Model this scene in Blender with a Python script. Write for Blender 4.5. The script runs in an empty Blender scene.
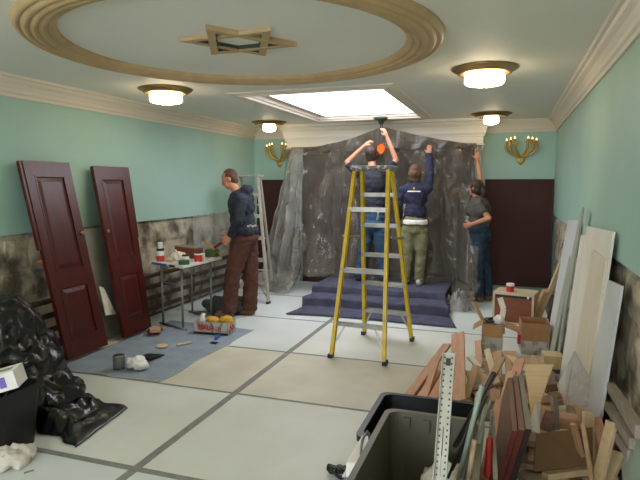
import bpy, bmesh, math, random
from mathutils import Vector as V, Matrix, noise
random.seed(7)
C = bpy.context.scene.collection
PI = math.pi
# ---------------------------------------------------------------- survey of the room (camera 1.6 m above the floor)
F = 555.0; VX, VY = 510.0, 184.0; H = 1.6
PIT = math.atan((240-VY)/F); YAW = math.atan((VX-320)*math.cos(PIT)/F)
cy_, sy_, cp_, sp_ = math.cos(YAW), math.sin(YAW), math.cos(PIT), math.sin(PIT)
FWD = V((-sy_*cp_, cy_*cp_, -sp_)); RT = V((cy_, sy_, 0)); UP = V((-sy_*sp_, cy_*sp_, cp_))
EYE = V((0, 0, H))
def ray(x, y): return FWD + RT*((x-320)/F) + UP*((240-y)/F)
def PZ(x, y, z=0.0): r = ray(x, y); return EYE + r*((z-H)/r.z)
def PY(x, y, Y): r = ray(x, y); return EYE + r*(Y/r.y)
def PX(x, y, X): r = ray(x, y); return EYE + r*(X/r.x)
XL, XR, YB, YF, ZC = -4.1, 0.6, 8.6, -2.4, 2.52
# ---------------------------------------------------------------- helpers
def link(o, parent=None):
    C.objects.link(o)
    if parent: o.parent = parent
    return o
def obj(name, bm, mat, parent=None, smooth=False, bevel=0):
    me = bpy.data.meshes.new(name)
    if isinstance(bm, bmesh.types.BMesh):
        bmesh.ops.recalc_face_normals(bm, faces=bm.faces)
        if parent is not None:
            bmesh.ops.translate(bm, verts=bm.verts, vec=-world(parent))
        bm.to_mesh(me); bm.free()
    for m in (mat if isinstance(mat, list) else [mat]): me.materials.append(m)
    o = bpy.data.objects.new(name, me); link(o, parent)
    if smooth:
        for p in me.polygons: p.use_smooth = True
    if bevel:
        b = o.modifiers.new('b', 'BEVEL'); b.width = bevel; b.segments = 2; b.limit_method = 'ANGLE'
    return o
def world(o):
    p = V(o.location)
    while o.parent: o = o.parent; p = p + V(o.location)
    return p
def tag(o, label, cat, group=None):
    o['label'] = label; o['category'] = cat
    if group: o['group'] = group
    return o
def thing(name, label, cat, loc=(0, 0, 0), group=None):
    o = bpy.data.objects.new(name, None); link(o); o.location = loc; o.empty_display_size = .1
    return tag(o, label, cat, group)
def struct(name, bm, mat, parent=None, **k):
    o = obj(name, bm, mat, parent, **k)
    if not parent: o['kind'] = 'structure'
    return o
def NB(): return bmesh.new()
def box(bm, c, s, M=None):
    vs = []
    for x in (-.5, .5):
        for y in (-.5, .5):
            for z in (-.5, .5):
                p = V((x*s[0], y*s[1], z*s[2]))
                if M: p = M @ p
                vs.append(bm.verts.new(p+V(c)))
    for f in ((0,1,3,2),(4,6,7,5),(0,4,5,1),(2,3,7,6),(0,2,6,4),(1,5,7,3)):
        bm.faces.new([vs[i] for i in f])
    return vs
def box2(bm, a, b): box(bm, [(a[i]+b[i])/2 for i in range(3)], [abs(b[i]-a[i]) for i in range(3)])
def frame(d, hint=V((0, 0, 1))):
    d = d.normalized()
    if abs(d.dot(hint)) > .98: hint = V((0, 1, 0)) if abs(d.y) < .9 else V((1, 0, 0))
    s = d.cross(hint).normalized(); u = s.cross(d).normalized()
    return s, u
def plank(bm, A, B, w, t, hint=V((0, 0, 1))):
    A, B = V(A), V(B); d = B-A; s, u = frame(d, hint)
    M = Matrix((s, d.normalized(), u)).transposed()
    box(bm, (A+B)/2, (w, d.length, t), M)
def slab(bm, quad, t):
    q = [V(p) for p in quad]; n = (q[1]-q[0]).cross(q[3]-q[0]).normalized()*t
    a = [bm.verts.new(p) for p in q]; b = [bm.verts.new(p+n) for p in q]
    bm.faces.new(a); bm.faces.new(b[::-1])
    for i in range(4): j = (i+1) % 4; bm.faces.new((a[i], a[j], b[j], b[i]))
def tube(bm, pts, r, n=8, cap=True):
    pts = [V(p) for p in pts]; rs = r if isinstance(r, (list, tuple)) else [r]*len(pts)
    rings = []; s = None
    for i, p in enumerate(pts):
        d = (pts[min(i+1, len(pts)-1)]-pts[max(i-1, 0)]).normalized()
        if s is None: s, u = frame(d)
        else:
            s = (s-d*s.dot(d)).normalized(); u = s.cross(d)
        rings.append([bm.verts.new(p+(s*math.cos(a)+u*math.sin(a))*rs[i]) for a in (2*PI*k/n for k in range(n))])
    for i in range(len(rings)-1):
        for k in range(n): bm.faces.new((rings[i][k], rings[i][(k+1) % n], rings[i+1][(k+1) % n], rings[i+1][k]))
    if cap: bm.faces.new(rings[0][::-1]); bm.faces.new(rings[-1])
def lathe(bm, prof, c=(0, 0, 0), n=32, close=False):
    c = V(c); rings = []
    for r, z in prof:
        rings.append([bm.verts.new(c+V((r*math.cos(2*PI*k/n), r*math.sin(2*PI*k/n), z))) for k in range(n)])
    m = len(rings)
    for i in range(m if close else m-1):
        j = (i+1) % m
        for k in range(n): bm.faces.new((rings[i][k], rings[i][(k+1) % n], rings[j][(k+1) % n], rings[j][k]))
    if not close: bm.faces.new(rings[0][::-1]); bm.faces.new(rings[-1])
def ell(bm, c, s, M=None, seg=16, rng=10):
    T = Matrix.Translation(V(c)) @ ((M.to_4x4()) if M else Matrix.Identity(4)) @ Matrix.Diagonal((s[0], s[1], s[2], 1))
    bmesh.ops.create_uvsphere(bm, u_segments=seg, v_segments=rng, radius=1, matrix=T)
def cone(bm, A, B, ra, rb, ball=True, seg=14):
    A, B = V(A), V(B)
    tube(bm, [A, A.lerp(B, .5), B], [ra, (ra+rb)/2, rb], seg)
    if ball:
        ell(bm, A, (ra*.99,)*3, None, seg, 8); ell(bm, B, (rb*.99,)*3, None, seg, 8)
def grid(bm, f, nu, nv):
    g = [[bm.verts.new(f(i/nu, j/nv)) for j in range(nv+1)] for i in range(nu+1)]
    for i in range(nu):
        for j in range(nv): bm.faces.new((g[i][j], g[i+1][j], g[i+1][j+1], g[i][j+1]))
    return g
def thick(o, t, off=0):
    m = o.modifiers.new('s', 'SOLIDIFY'); m.thickness = t; m.offset = off; return o
def remeshed(bm, voxel, smooth=6):
    me = bpy.data.meshes.new('tmp'); bmesh.ops.recalc_face_normals(bm, faces=bm.faces); bm.to_mesh(me); bm.free()
    o = bpy.data.objects.new('tmp', me); C.objects.link(o)
    m = o.modifiers.new('r', 'REMESH'); m.mode = 'VOXEL'; m.voxel_size = voxel; m.use_smooth_shade = True
    if smooth: s = o.modifiers.new('s', 'SMOOTH'); s.iterations = smooth; s.factor = .5
    bpy.context.view_layer.update()
    dg = bpy.context.evaluated_depsgraph_get()
    out = bpy.data.meshes.new_from_object(o.evaluated_get(dg))
    bpy.data.objects.remove(o); bpy.data.meshes.remove(me)
    b = bmesh.new(); b.from_mesh(out); bpy.data.meshes.remove(out)
    return b
def ruffle(bm, amp, sc, seed=0, stretch=(1, 1, 1), ridged=False):
    bm.normal_update()
    ds = []
    for v in bm.verts:
        p = V((v.co.x*stretch[0], v.co.y*stretch[1], v.co.z*stretch[2]))*sc+V((seed*3.1, seed*1.7, seed))
        a = noise.noise(p)+.5*noise.noise(p*2.1)
        if ridged: a = (1-2*abs(noise.noise(p)))*.6+(1-2*abs(noise.noise(p*2.3)))*.4-.35
        ds.append(v.normal*(a*amp))
    for v, d in zip(bm.verts, ds): v.co += d
def hx(h):
    h = h.lstrip('#'); c = [int(h[i:i+2], 16)/255 for i in (0, 2, 4)]
    return tuple((x/12.92 if x <= .04045 else ((x+.055)/1.055)**2.4) for x in c)+(1,)
# ---------------------------------------------------------------- materials
def mat(name, col, rough=.6, metal=0, var=None, sc=8, stretch=(1, 1, 1), bump=0, bsc=None, emit=None, est=0, spec=.5, lo=.35, hi=.65, detail=5):
    m = bpy.data.materials.new(name); m.use_nodes = True; nt = m.node_tree; b = nt.nodes['Principled BSDF']
    b.inputs['Base Color'].default_value = hx(col); b.inputs['Roughness'].default_value = rough
    b.inputs['Metallic'].default_value = metal; b.inputs['Specular IOR Level'].default_value = spec
    if var or bump:
        tc = nt.nodes.new('ShaderNodeTexCoord'); mp = nt.nodes.new('ShaderNodeMapping'); mp.inputs['Scale'].default_value = stretch
        nt.links.new(tc.outputs['Object'], mp.inputs['Vector'])
    if var:
        n = nt.nodes.new('ShaderNodeTexNoise'); n.inputs['Scale'].default_value = sc; n.inputs['Detail'].default_value = detail
        nt.links.new(mp.outputs[0], n.inputs['Vector'])
        r = nt.nodes.new('ShaderNodeValToRGB'); r.color_ramp.elements[0].position = lo; r.color_ramp.elements[1].position = hi
        r.color_ramp.elements[0].color = hx(col); r.color_ramp.elements[1].color = hx(var)
        nt.links.new(n.outputs['Fac'], r.inputs['Fac']); nt.links.new(r.outputs['Color'], b.inputs['Base Color'])
    if bump:
        n2 = nt.nodes.new('ShaderNodeTexNoise'); n2.inputs['Scale'].default_value = bsc or sc*3; n2.inputs['Detail'].default_value = 5
        nt.links.new(mp.outputs[0], n2.inputs['Vector'])
        bp = nt.nodes.new('ShaderNodeBump'); bp.inputs['Strength'].default_value = bump; bp.inputs['Distance'].default_value = .02
        nt.links.new(n2.outputs['Fac'], bp.inputs['Height']); nt.links.new(bp.outputs[0], b.inputs['Normal'])
    if emit: b.inputs['Emission Color'].default_value = hx(emit); b.inputs['Emission Strength'].default_value = est
    return m
def wood(name, a, b, rough=.45, ax=1, k=1):
    s = [30, 30, 30]; s[ax] = 1.5
    return mat(name, a, rough, var=b, sc=k, stretch=tuple(s), bump=.1, lo=.3, hi=.7, detail=6)
M = dict(
 mint=mat('mint wall paint', '#a6c8ba', .55, var='#9fc2b3', sc=1.5),
 ceil=mat('ceiling paint', '#e8e7da', .6, var='#e4e3d6', sc=1),
 crown=mat('crown moulding paint', '#ded4c2', .5),
 sof=mat('bima canopy paint', '#e6dfcc', .5),
 stone=mat('old stone', '#5a5242', .95, var='#bdb399', sc=4.5, bump=1, bsc=14, lo=.34, hi=.58, detail=9),
 stonedark=mat('mortar', '#5d5546', .95, var='#8c8069', sc=6, bump=.8, bsc=20, detail=8),
 sheet=mat('pale hardboard sheet', '#d6d9cf', .5, var='#cbcdc1', sc=1.6, bump=.03, detail=9),
 sheet2=mat('tan hardboard sheet', '#cfccb9', .5, var='#c2beaa', sc=2.4, bump=.03, detail=9),
 sheet3=mat('grey white hardboard sheet', '#d2dad5', .5, var='#c6cec8', sc=1.5, bump=.03, detail=9),
 tape=mat('grey tape', '#85877e', .6, var='#77796f', sc=12),
 floor=mat('dark floor', '#55564e', .8, var='#6a6a60', sc=10),
 ringm=mat('gilded plaster', '#c0a577', .5, var='#b29466', sc=5),
 gold=mat('gilt metal', '#cda958', .38, metal=.6),
 goldd=mat('dark brass', '#a08551', .35, metal=.8),
 stargreen=mat('dark edge strip', '#2d3a2c', .5),
 mah=wood('mahogany door', '#3e0d08', '#50150c', .33, ax=2, k=.8),
 panel=mat('maroon fabric panel', '#45211a', .75, var='#3f1f19', sc=6),
 ark=mat('dark ark cloth', '#2b1d18', .8, var='#40291f', sc=3, stretch=(4, 1, .6)),
 doorside=mat('dark wood edge', '#2c1411', .5),
 yellow=mat('yellow fibreglass', '#dcbc14', .4, var='#cdae1a', sc=10),
 alu=mat('aluminium', '#b9b8b2', .35, metal=.7, var='#a3a29a', sc=14),
 aluw=mat('pale aluminium', '#cac5b4', .4, metal=.3, var='#b7b2a2', sc=14),
 capgrey=mat('scuffed grey plastic', '#66645f', .5, var='#cfcdc8', sc=30, lo=.5, hi=.62),
 carpet=mat('blue purple carpet', '#46485a', .95, var='#55576b', sc=9, bump=.6, bsc=250),
 cloth=mat('blue grey drop cloth', '#8d99a3', .9, var='#808d98', sc=7, bump=.25, bsc=40),
 tape2=mat('pale selvedge', '#a8aca4', .9),
 skin=mat('skin', '#c58c6d', .55, var='#bb8061', sc=14),
 hair1=mat('short brown hair', '#5d4632', .8, var='#45321f', sc=60),
 hair2=mat('dark brown hair', '#2c1f18', .6, var='#3d2a1f', sc=40, stretch=(3, 3, .5)),
 hair3=mat('light brown hair', '#3f2816', .7, var='#6b482d', sc=40, stretch=(3, 3, .5)),
 navyh=mat('navy hooded fabric', '#1c212a', .9, var='#242a34', sc=18, bump=.2, bsc=60),
 navy=mat('navy jersey', '#1e2136', .9, var='#272b42', sc=18, bump=.2, bsc=60),
 tee=mat('dark tee', '#1d2129', .9, var='#262b34', sc=18, bump=.2, bsc=60),
 grey=mat('grey tee', '#59544c', .9, var='#4e4a43', sc=18, bump=.2, bsc=60),
 brownp=mat('brown canvas', '#4c2c20', .9, var='#593628', sc=9, bump=.3, bsc=50),
 khaki=mat('khaki canvas', '#75714f', .9, var='#828060', sc=9, bump=.3, bsc=50),
 jeans=mat('blue denim', '#27425a', .9, var='#34536e', sc=9, bump=.3, bsc=70),
 jeansd=mat('dark denim', '#1f3142', .9, var='#2b4256', sc=9, bump=.3, bsc=70),
 white=mat('white', '#e4e2da', .6), offw=mat('off white plastic', '#d6d5cc', .45),
 shoe=mat('dark brown leather', '#2e211a', .6), shoew=mat('white shoe', '#d6d2c8', .6), shoet=mat('tan work boot', '#7d5a3a', .7),
 black=mat('black', '#16171a', .5), red=mat('red', '#c02a25', .45), blue=mat('blue', '#2a55a0', .45), green=mat('dark green', '#235a3a', .5),
 yel=mat('yellow glove', '#c69a2f', .7), purple=mat('purple print', '#7c62b5', .5), eye=mat('eye', '#20160f', .2), lips=mat('lips', '#9c5a4c', .5),
 bag=mat('black bin bag film', '#0b0c0e', .27, spec=.5, bump=.12, var='#0e0f12', sc=5, bsc=9),
 tote=mat('grey green plastic tote', '#5d5948', .45, var='#555142', sc=6),
 toteb=mat('black plastic tote', '#0f1011', .4),
 steel=mat('grey steel', '#8d8f8c', .35, metal=.6, var='#797b79', sc=20),
 dkrod=mat('dark steel rod', '#3a3836', .4, metal=.6),
 tubeg=mat('green grey tubing', '#8d9a8b', .4), cream=mat('cream paper', '#ddd8ca', .8, var='#cdc6b6', sc=20, bump=.4, bsc=30),
 card=mat('cardboard', '#a47b50', .85, var='#96704a', sc=6), cardw=mat('printed pale carton', '#b5b0a3', .7, var='#8f897c', sc=14, lo=.5, hi=.6),
 cedar=wood('pink cedar', '#b98a6c', '#cb9f80', .7, ax=1), cedar2=wood('tan board', '#a98661', '#b99a76', .7, ax=1),
 pine=wood('pale pine', '#c4ac82', '#d2be97', .6, ax=1), pinev=wood('pale upright pine', '#d3cab2', '#dcd4be', .6, ax=2),
 brownw=wood('brown hardwood', '#6b4a3c', '#84604f', .5, ax=1), redend=wood('red end grain', '#5d1e17', '#79281f', .5, ax=0),
 oldgrey=wood('weathered lumber', '#857b6c', '#9a9081', .8, ax=1),
 bluew=mat('pale blue white primed board', '#d3d7d6', .5, var='#c8cdcb', sc=3), greenb=mat('pale grey green board', '#a9afa0', .6, var='#9aa192', sc=4),
 whiteb=mat('cream white board', '#e8e7dd', .5, var='#e0ddcf', sc=3), ply=wood('light plywood', '#c9ae82', '#d6bf97', .6, ax=0),
 cabin=wood('reddish brown veneer', '#713b24', '#85492e', .5, ax=0), rust=mat('rusty pipe', '#3a2720', .7, var='#51362a', sc=20),
 copper=mat('orange clay', '#b2683f', .7), drywall=mat('grey board', '#8a8a80', .7, var='#7d7d73', sc=4), brownc=mat('brown cloth', '#6f6450', .9, bump=.5, bsc=60),
)
def emis(name, col, st):
    m = bpy.data.materials.new(name); m.use_nodes = True; nt = m.node_tree; nt.nodes.remove(nt.nodes['Principled BSDF'])
    e = nt.nodes.new('ShaderNodeEmission'); e.inputs[0].default_value = hx(col); e.inputs[1].default_value = st
    nt.links.new(e.outputs[0], nt.nodes['Material Output'].inputs[0]); return m
M['sky'] = emis('skylight glazing', '#f4f4ff', 7)
M['glow'] = emis('lit glass', '#ffe4bc', 15)
M['flame'] = emis('lit bulb tip', '#ffd9a0', 2.0)
M['redglow'] = emis('red lamp glass lit', '#ff4a18', 3)
def film(name, col, dens, streak, rough=.22, vary=.3, stretch=(1, 1, 1)):
    m = bpy.data.materials.new(name); m.use_nodes = True; nt = m.node_tree; N = nt.nodes; L = nt.links
    b = N['Principled BSDF']; b.inputs['Base Color'].default_value = hx(col); b.inputs['Roughness'].default_value = rough
    b.inputs['Specular IOR Level'].default_value = .9
    tr = N.new('ShaderNodeBsdfTransparent'); tl = N.new('ShaderNodeBsdfTranslucent'); tl.inputs[0].default_value = hx(col)
    mx0 = N.new('ShaderNodeMixShader'); mx0.inputs[0].default_value = .3; L.new(b.outputs[0], mx0.inputs[1]); L.new(tl.outputs[0], mx0.inputs[2])
    mx = N.new('ShaderNodeMixShader'); tc = N.new('ShaderNodeTexCoord'); mp = N.new('ShaderNodeMapping'); mp.inputs['Scale'].default_value = stretch
    L.new(tc.outputs['Object'], mp.inputs[0]); n = N.new('ShaderNodeTexNoise'); n.inputs['Scale'].default_value = streak; n.inputs['Detail'].default_value = 6
    n.inputs['Distortion'].default_value = .8
    L.new(mp.outputs[0], n.inputs['Vector']); mr = N.new('ShaderNodeMapRange'); mr.inputs[1].default_value = .35; mr.inputs[2].default_value = .72
    mr.inputs[3].default_value = dens-vary*.4; mr.inputs[4].default_value = dens+vary; L.new(n.outputs['Fac'], mr.inputs[0])
    L.new(mr.outputs[0], mx.inputs[0]); L.new(tr.outputs[0], mx.inputs[1]); L.new(mx0.outputs[0], mx.inputs[2]); L.new(mx.outputs[0], N['Material Output'].inputs[0])
    bp = N.new('ShaderNodeBump'); bp.inputs['Strength'].default_value = .7; bp.inputs['Distance'].default_value = .05; L.new(n.outputs['Fac'], bp.inputs['Height']); L.new(bp.outputs[0], b.inputs['Normal'])
    return m
M['film'] = film('clear plastic sheeting', '#857f74', .46, 1.7, rough=.2, vary=.24, stretch=(1.8, 1, .55))
M['film2'] = film('clear plastic sheeting thin', '#c4c6be', .42, 3.0)
# ---------------------------------------------------------------- room shell
SK = (-2.6, -1.2, 5.3, 7.62)        # skylight opening
bm = NB(); box2(bm, (XL-.4, YF-.1, -.1), (XR+.4, YB+.4, -.006)); struct('floor', bm, M['floor'])
bm = NB()
for a, b in (((XL-.2, YF-.2), (SK[0], YB+.2)), ((SK[1], YF-.2), (XR+.2, YB+.2)), ((SK[0], YF-.2), (SK[1], SK[2])), ((SK[0], SK[3]), (SK[1], YB+.2))):
    box2(bm, (a[0], a[1], ZC), (b[0], b[1], ZC+.12))
struct('ceiling', bm, M['ceil'])
for nm, x0, x1 in (('wall_left', XL-.2, XL), ('wall_right', XR, XR+.2)):
    bm = NB(); box2(bm, (x0, YF, 1.16), (x1, YB+.2, ZC+.01)); struct(nm, bm, M['mint'])
bm = NB(); box2(bm, (XL-.2, YB, 0), (XR+.2, YB+.2, ZC+.01)); struct('wall_back', bm, M['mint'])
bm = NB(); box2(bm, (XL-.2, YF-.2, 0), (XR+.2, YF, ZC+.01)); struct('wall_front', bm, M['mint'])
# exposed rubble stone below the paint: blocks of uneven depth
def stonewall(name, x, sgn, y0, y1, seed):
    rnd = random.Random(seed); bm = NB()
    hs = [0, .25, .55, .85, 1.15]
    box2(bm, (x+sgn*.045, y0, 0), (x+sgn*.2, y1, 1.16))
    for r in range(4):
        y = y0-rnd.random()*.3
        while y < y1:
            w = rnd.uniform(.3, .8); d = rnd.uniform(0, .03)
            ya, yb = max(y+.012, y0), min(y+w-.012, y1)
            if yb > ya+.05:
                def f(u, v, ya=ya, yb=yb, r=r, d=d):
                    yy = ya+(yb-ya)*u; zz = hs[r]+.01+(hs[r+1]-hs[r]-.02)*v
                    e = min(u, 1-u, v, 1-v)*4; e = min(1, e)
                    k = noise.noise(V((x, yy*6, zz*6)))*.018
                    return V((x+sgn*(.065-(.03+d*.35+k)*e**.3), yy+noise.noise(V((zz*5, yy*2, seed)))*.02, zz+noise.noise(V((yy*4, zz, seed)))*.02))
                grid(bm, f, 12, 8)
            y += w
    struct(name, bm, M['stone'], smooth=False)
stonewall('wall_left_stone', XL, -1, YF, YB, 3)
stonewall('wall_right_stone', XR, 1, YF, YB, 5)
# crown moulding
CP = [(0, -.175), (.018, -.175), (.022, -.15), (.035, -.135), (.04, -.11), (.06, -.075), (.085, -.05), (.095, -.03), (.115, -.022), (.12, 0), (0, 0)]
def crown(name, path, m, prof=CP, z=ZC, closed=False):
    """path: list of (x,y) with the wall on the left hand; mitred corners"""
    bm = NB(); rings = []; n = len(path)
    for i, p in enumerate(path):
        p = V((p[0], p[1], 0))
        a = V((path[i-1][0], path[i-1][1], 0)) if (i > 0 or closed) else None
        b = V((path[(i+1) % n][0], path[(i+1) % n][1], 0)) if (i < n-1 or closed) else None
        d1 = (p-a).normalized() if a is not None else (b-p).normalized(); d2 = (b-p).normalized() if b is not None else d1
        n1 = V((d1.y, -d1.x, 0)); n2 = V((d2.y, -d2.x, 0)); mm = (n1+n2); mm = mm/(1+n1.dot(n2))
        rings.append([bm.verts.new(p+mm*o+V((0, 0, z+h))) for o, h in prof])
    k = len(prof)
    for i in range(n if closed else n-1):
        j = (i+1) % n
        for q in range(k): bm.faces.new((rings[i][q], rings[i][(q+1) % k], rings[j][(q+1) % k], rings[j][q]))
    if not closed: bm.faces.new(rings[0]); bm.faces.new(rings[-1][::-1])
    return struct(name, bm, m)
crown('trim_1', [(XL, YF), (XL, YB), (XR, YB), (XR, YF)], M['crown'])
# bima canopy (boxed beam with deep crown) on the back wall
SX0, SX1, SYF = -3.37, -0.38, 8.27
bm = NB(); box2(bm, (SX0, SYF, 2.15), (SX1, YB+.01, ZC)); box2(bm, (SX0-.015, SYF-.015, 2.15), (SX1+.015, YB+.01, 2.17))
box2(bm, (SX0-.012, SYF-.012, 2.215), (SX1+.012, YB+.01, 2.235)); struct('trim_2', bm, M['sof'])
SP = [(0, -.25), (.02, -.25), (.025, -.225), (.04, -.2), (.045, -.16), (.06, -.11), (.09, -.07), (.1, -.045), (.125, -.035), (.13, 0), (0, 0)]
crown('trim_3', [(SX0, YB-.1), (SX0, SYF), (SX1, SYF), (SX1, YB-.1)], M['sof'], prof=SP)
# skylight: moulded frame under the ceiling, well and bright glazing
x0, x1, y0, y1 = SK
FP = [(0, 0), (0, -.004), (.02, -.008), (.03, -.03), (.06, -.035), (.075, -.022), (.1, -.02), (.13, -.012), (.15, -.012), (.16, 0)]
crown('trim_4', [(x0, y0), (x0, y1), (x1, y1), (x1, y0)][::-1], M['crown'], prof=FP, closed=True) 
bm = NB()
for a, b in (((x0-.05, y0-.05), (x0, y1+.05)), ((x1, y0-.05), (x1+.05, y1+.05)), ((x0, y0-.05), (x1, y0)), ((x0, y1), (x1, y1+.05))):
    box2(bm, (a[0], a[1], ZC-.001), (b[0], b[1], ZC+.16))
for v in bm.verts:
    v.co.x += .004 if v.co.x < (x0+x1)/2 else -.004; v.co.y += .004 if v.co.y < (y0+y1)/2 else -.004
box2(bm, (x0+.002, y0, ZC+.03), (x0+.1, y1, ZC+.05)); box2(bm, (x0+.1, y1-.05, ZC+.03), (x1, y1, ZC+.05)); struct('trim_5', bm, M['crown'])
bm = NB(); box2(bm, (x0+.1, y0, ZC+.035), (x1, y1-.05, ZC+.045)); struct('window_1', bm, M['sky'])
bm = NB(); box2(bm, (-3.3, YF-.0, .95), (-.2, YF+.01, 2.15)); struct('unseen_fill_pane', bm, emis('added fill glow', '#eef3ff', 12))  # added glowing pane, unseen behind the camera, to brighten ceiling and room
bm = NB()
for a in ((-3.36, .89, -.14, .95), (-3.36, 2.15, -.14, 2.21), (-3.36, .95, -3.3, 2.15), (-.2, .95, -.14, 2.15), (-1.78, .95, -1.72, 2.15)): box2(bm, (a[0], YF, a[1]), (a[2], YF+.05, a[3]))
struct('trim_8', bm, M['crown'])  # frame around the added unseen pane
# round gilded ceiling moulding
CX, CYc = -1.72, 3.4
prof = []
n = 40
for i in range(n+1):
    t = i/n; r = 1.09+.235*t
    prof.append((r, ZC-.012-.03*math.sin(PI*t)**.7-.012*abs(math.sin(PI*t*5))))
prof = [(1.09, ZC+.002)]+prof+[(1.325, ZC+.002)]
bm = NB(); lathe(bm, prof, (CX, CYc, 0), 128, close=True); struct('trim_6', bm, M['ringm'], smooth=False)
# baseboard at the back
bm = NB(); box2(bm, (XL, YB-.03, 0), (-3.36, YB, .1)); struct('baseboard_back', bm, M['crown'])
# maroon panels on the back wall
for i, (a, b, l) in enumerate(((-4.02, -3.3, 'tall dark maroon wall panel left of the plastic sheeting'), (-.33, .575, 'wide dark maroon wall panel right of the woman in grey'))):
    t = thing('wall_panel', l, 'wall panel', ((a+b)/2, YB, 0.1), 'maroon wall panels')
    bm = NB(); box2(bm, (a, YB-.03, .1), (b, YB-.001, 1.655)); obj('fabric_face', bm, M['panel'], t)
    bm = NB(); box2(bm, (a, YB-.045, 1.655), (b, YB-.001, 1.67)); box2(bm, (a-.02, YB-.045, .1), (a, YB-.001, 1.67)); box2(bm, (b, YB-.045, .1), (b+.02, YB-.001, 1.67)); obj('edge_strip', bm, M['doorside'], t)
# ark opening behind the sheeting
t = thing('ark_cabinet', 'dark wood ark front seen through the plastic sheeting', 'cabinet', (-1.85, YB, 0))
bm = NB(); box2(bm, (-3.2, 8.5, 0), (-.5, 8.59, 2.145)); obj('body', bm, M['ark'], t)
for k in range(4):
    bm = NB(); a = -3.15+k*.66; box2(bm, (a+.02, 8.465, .25), (a+.62, 8.5, 2.1)); obj('door', bm, M['ark'], t, bevel=.008)
# ---------------------------------------------------------------- hardboard sheets and tape
ys = [-2.4, -1.2, .01, 1.23, 2.49, 3.69, 4.79, 6.02, 7.3, 8.55]
xs = [XL+.02, -1.95, .49, .59]
mats3 = [M['sheet3'], M['sheet'], M['sheet2'], M['sheet']]
words = {3: 'nearest the camera', 4: 'behind the first cross tape', 5: 'under the near feet of the yellow ladder', 6: 'before the carpeted steps', 7: 'beneath'}
rowname = ['nearest the camera', 'below the second cross seam', 'between the second and third cross seams', 'between the third and fourth cross seams', 'in front of the carpet mat', 'farthest, along the back wall']
for r in range(2, 9):
    for c in range(2):
        bm = NB(); g = .006
        box2(bm, (xs[c]+g, ys[r]+g, -.006), (xs[c+1]-g, ys[r+1]-g, 0))
        key = {(2, 0): 'sheet3', (2, 1): 'sheet', (3, 0): 'sheet3', (3, 1): 'sheet3', (4, 0): 'sheet3', (4, 1): 'sheet3', (5, 0): 'sheet', (5, 1): 'sheet2', (6, 0): 'sheet3', (6, 1): 'sheet', (7, 0): 'sheet3', (7, 1): 'sheet3', (8, 0): 'sheet3', (8, 1): 'sheet3'}
        key.update({(4, 0): 'sheet', (4, 1): 'sheet', (3, 0): 'sheet3', (5, 0): 'sheet2'})
        desc = {2: 'at the very bottom edge', 3: 'in the bin bag row' if c == 0 else 'in the row with the grey tote', 4: 'in the row with the tin can' if c == 0 else 'in front of the yellow ladder',
                5: 'under the boxed gloves' if c == 0 else 'under the yellow ladder feet', 6: 'under the man' if c == 0 else 'under the carpet mat', 7: 'under the aluminium ladder' if c == 0 else 'under the bima step', 8: 'against the back wall'}[r]
        tag(obj('hardboard_sheet', bm, M[key[(r, c)]]), 'pale floor sheet %s of the long tape, %s' % (('left', 'right')[c], desc), 'floor sheet', 'hardboard sheets protecting the floor')
def tapeline(a, b, w, label):
    bm = NB(); a, b = V(a), V(b); d = (b-a).normalized(); s = V((d.y, -d.x, 0))*w/2
    n = 24; prev = None
    def f(u, v): return a.lerp(b, u)+s*(2*v-1)*(1+.12*noise.noise(V((u*30, v*3, w))))+V((0, 0, .0012))
    grid(bm, f, 40, 1)
    o = obj('tape_strip', bm, M['tape']); thick(o, .0012); tag(o, label, 'tape', 'tape over the floor sheet joints')
tapeline((-1.95, 1.2, 0), (-1.95, 6.25, 0), .055, 'long grey tape strip running away from the camera to the steps')
for y, a, l in ((2.49, -4.05, 'grey cross tape nearest the camera'), (3.69, -3.5, 'grey cross tape just in front of the blue grey drop cloth'), (4.79, -2.6, 'thin grey cross tape at the near feet of the yellow ladder'), (6.02, -4.0, 'grey cross tape between the man and the carpet mat'), (7.3, -4.0, 'grey cross tape farthest from the camera')):
    tapeline((a, y, .001), (.45 if y < 7 else -2.6, y, .001), .045 if y < 3 else .025, l)
# ---------------------------------------------------------------- ceiling lights
def ceiling_light(x, y, label, g=1.0):
    t = thing('ceiling_light', label, 'ceiling light', (x, y, ZC), 'round brass ceiling lights')
    bm = NB(); lathe(bm, [(.05, ZC), (.255, ZC), (.262, ZC-.006), (.25, ZC-.018), (.225, ZC-.024), (.21, ZC-.045), (.175, ZC-.05), (.172, ZC-.03), (.05, ZC-.025)], (x, y, 0), 48); obj('brass_rim', bm, M['goldd'], t, smooth=True)
    bm = NB(); lathe(bm, [(r_*g, z_) for r_, z_ in [(.12, ZC-.03), (.15, ZC-.05), (.155, ZC-.06), (.155, ZC-.115), (.14, ZC-.13), (.05, ZC-.148), (.001, ZC-.149)]], (x, y, 0), 48); obj('glass_shade', bm, M['glow'], t, smooth=True)
    bm = NB(); lathe(bm, [(.001, ZC-.148), (.014, ZC-.15), (.01, ZC-.16), (.001, ZC-.162)], (x, y, 0), 12); obj('finial', bm, M['gold'], t, smooth=True)
    return t
ceiling_light(-3.2, 4.74, 'lit round ceiling light left, above the leaning mahogany doors')
ceiling_light(-.22, 4.72, 'lit round ceiling light nearest the right wall, largest in view')
ceiling_light(-3.42, 7.7, 'small lit ceiling light at the far left end of the canopy', .62)
ceiling_light(-.26, 7.72, 'small lit ceiling light at the far right end of the canopy', .62)
ceiling_light(-3.2, 1.75, 'lit ceiling light to the left of the camera'); ceiling_light(-.22, 1.75, 'lit ceiling light straight above the camera side')
ceiling_light(-3.2, -1.1, 'lit ceiling light behind the camera on the left'); ceiling_light(-.22, -1.1, 'lit ceiling light behind the camera on the right')
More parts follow.
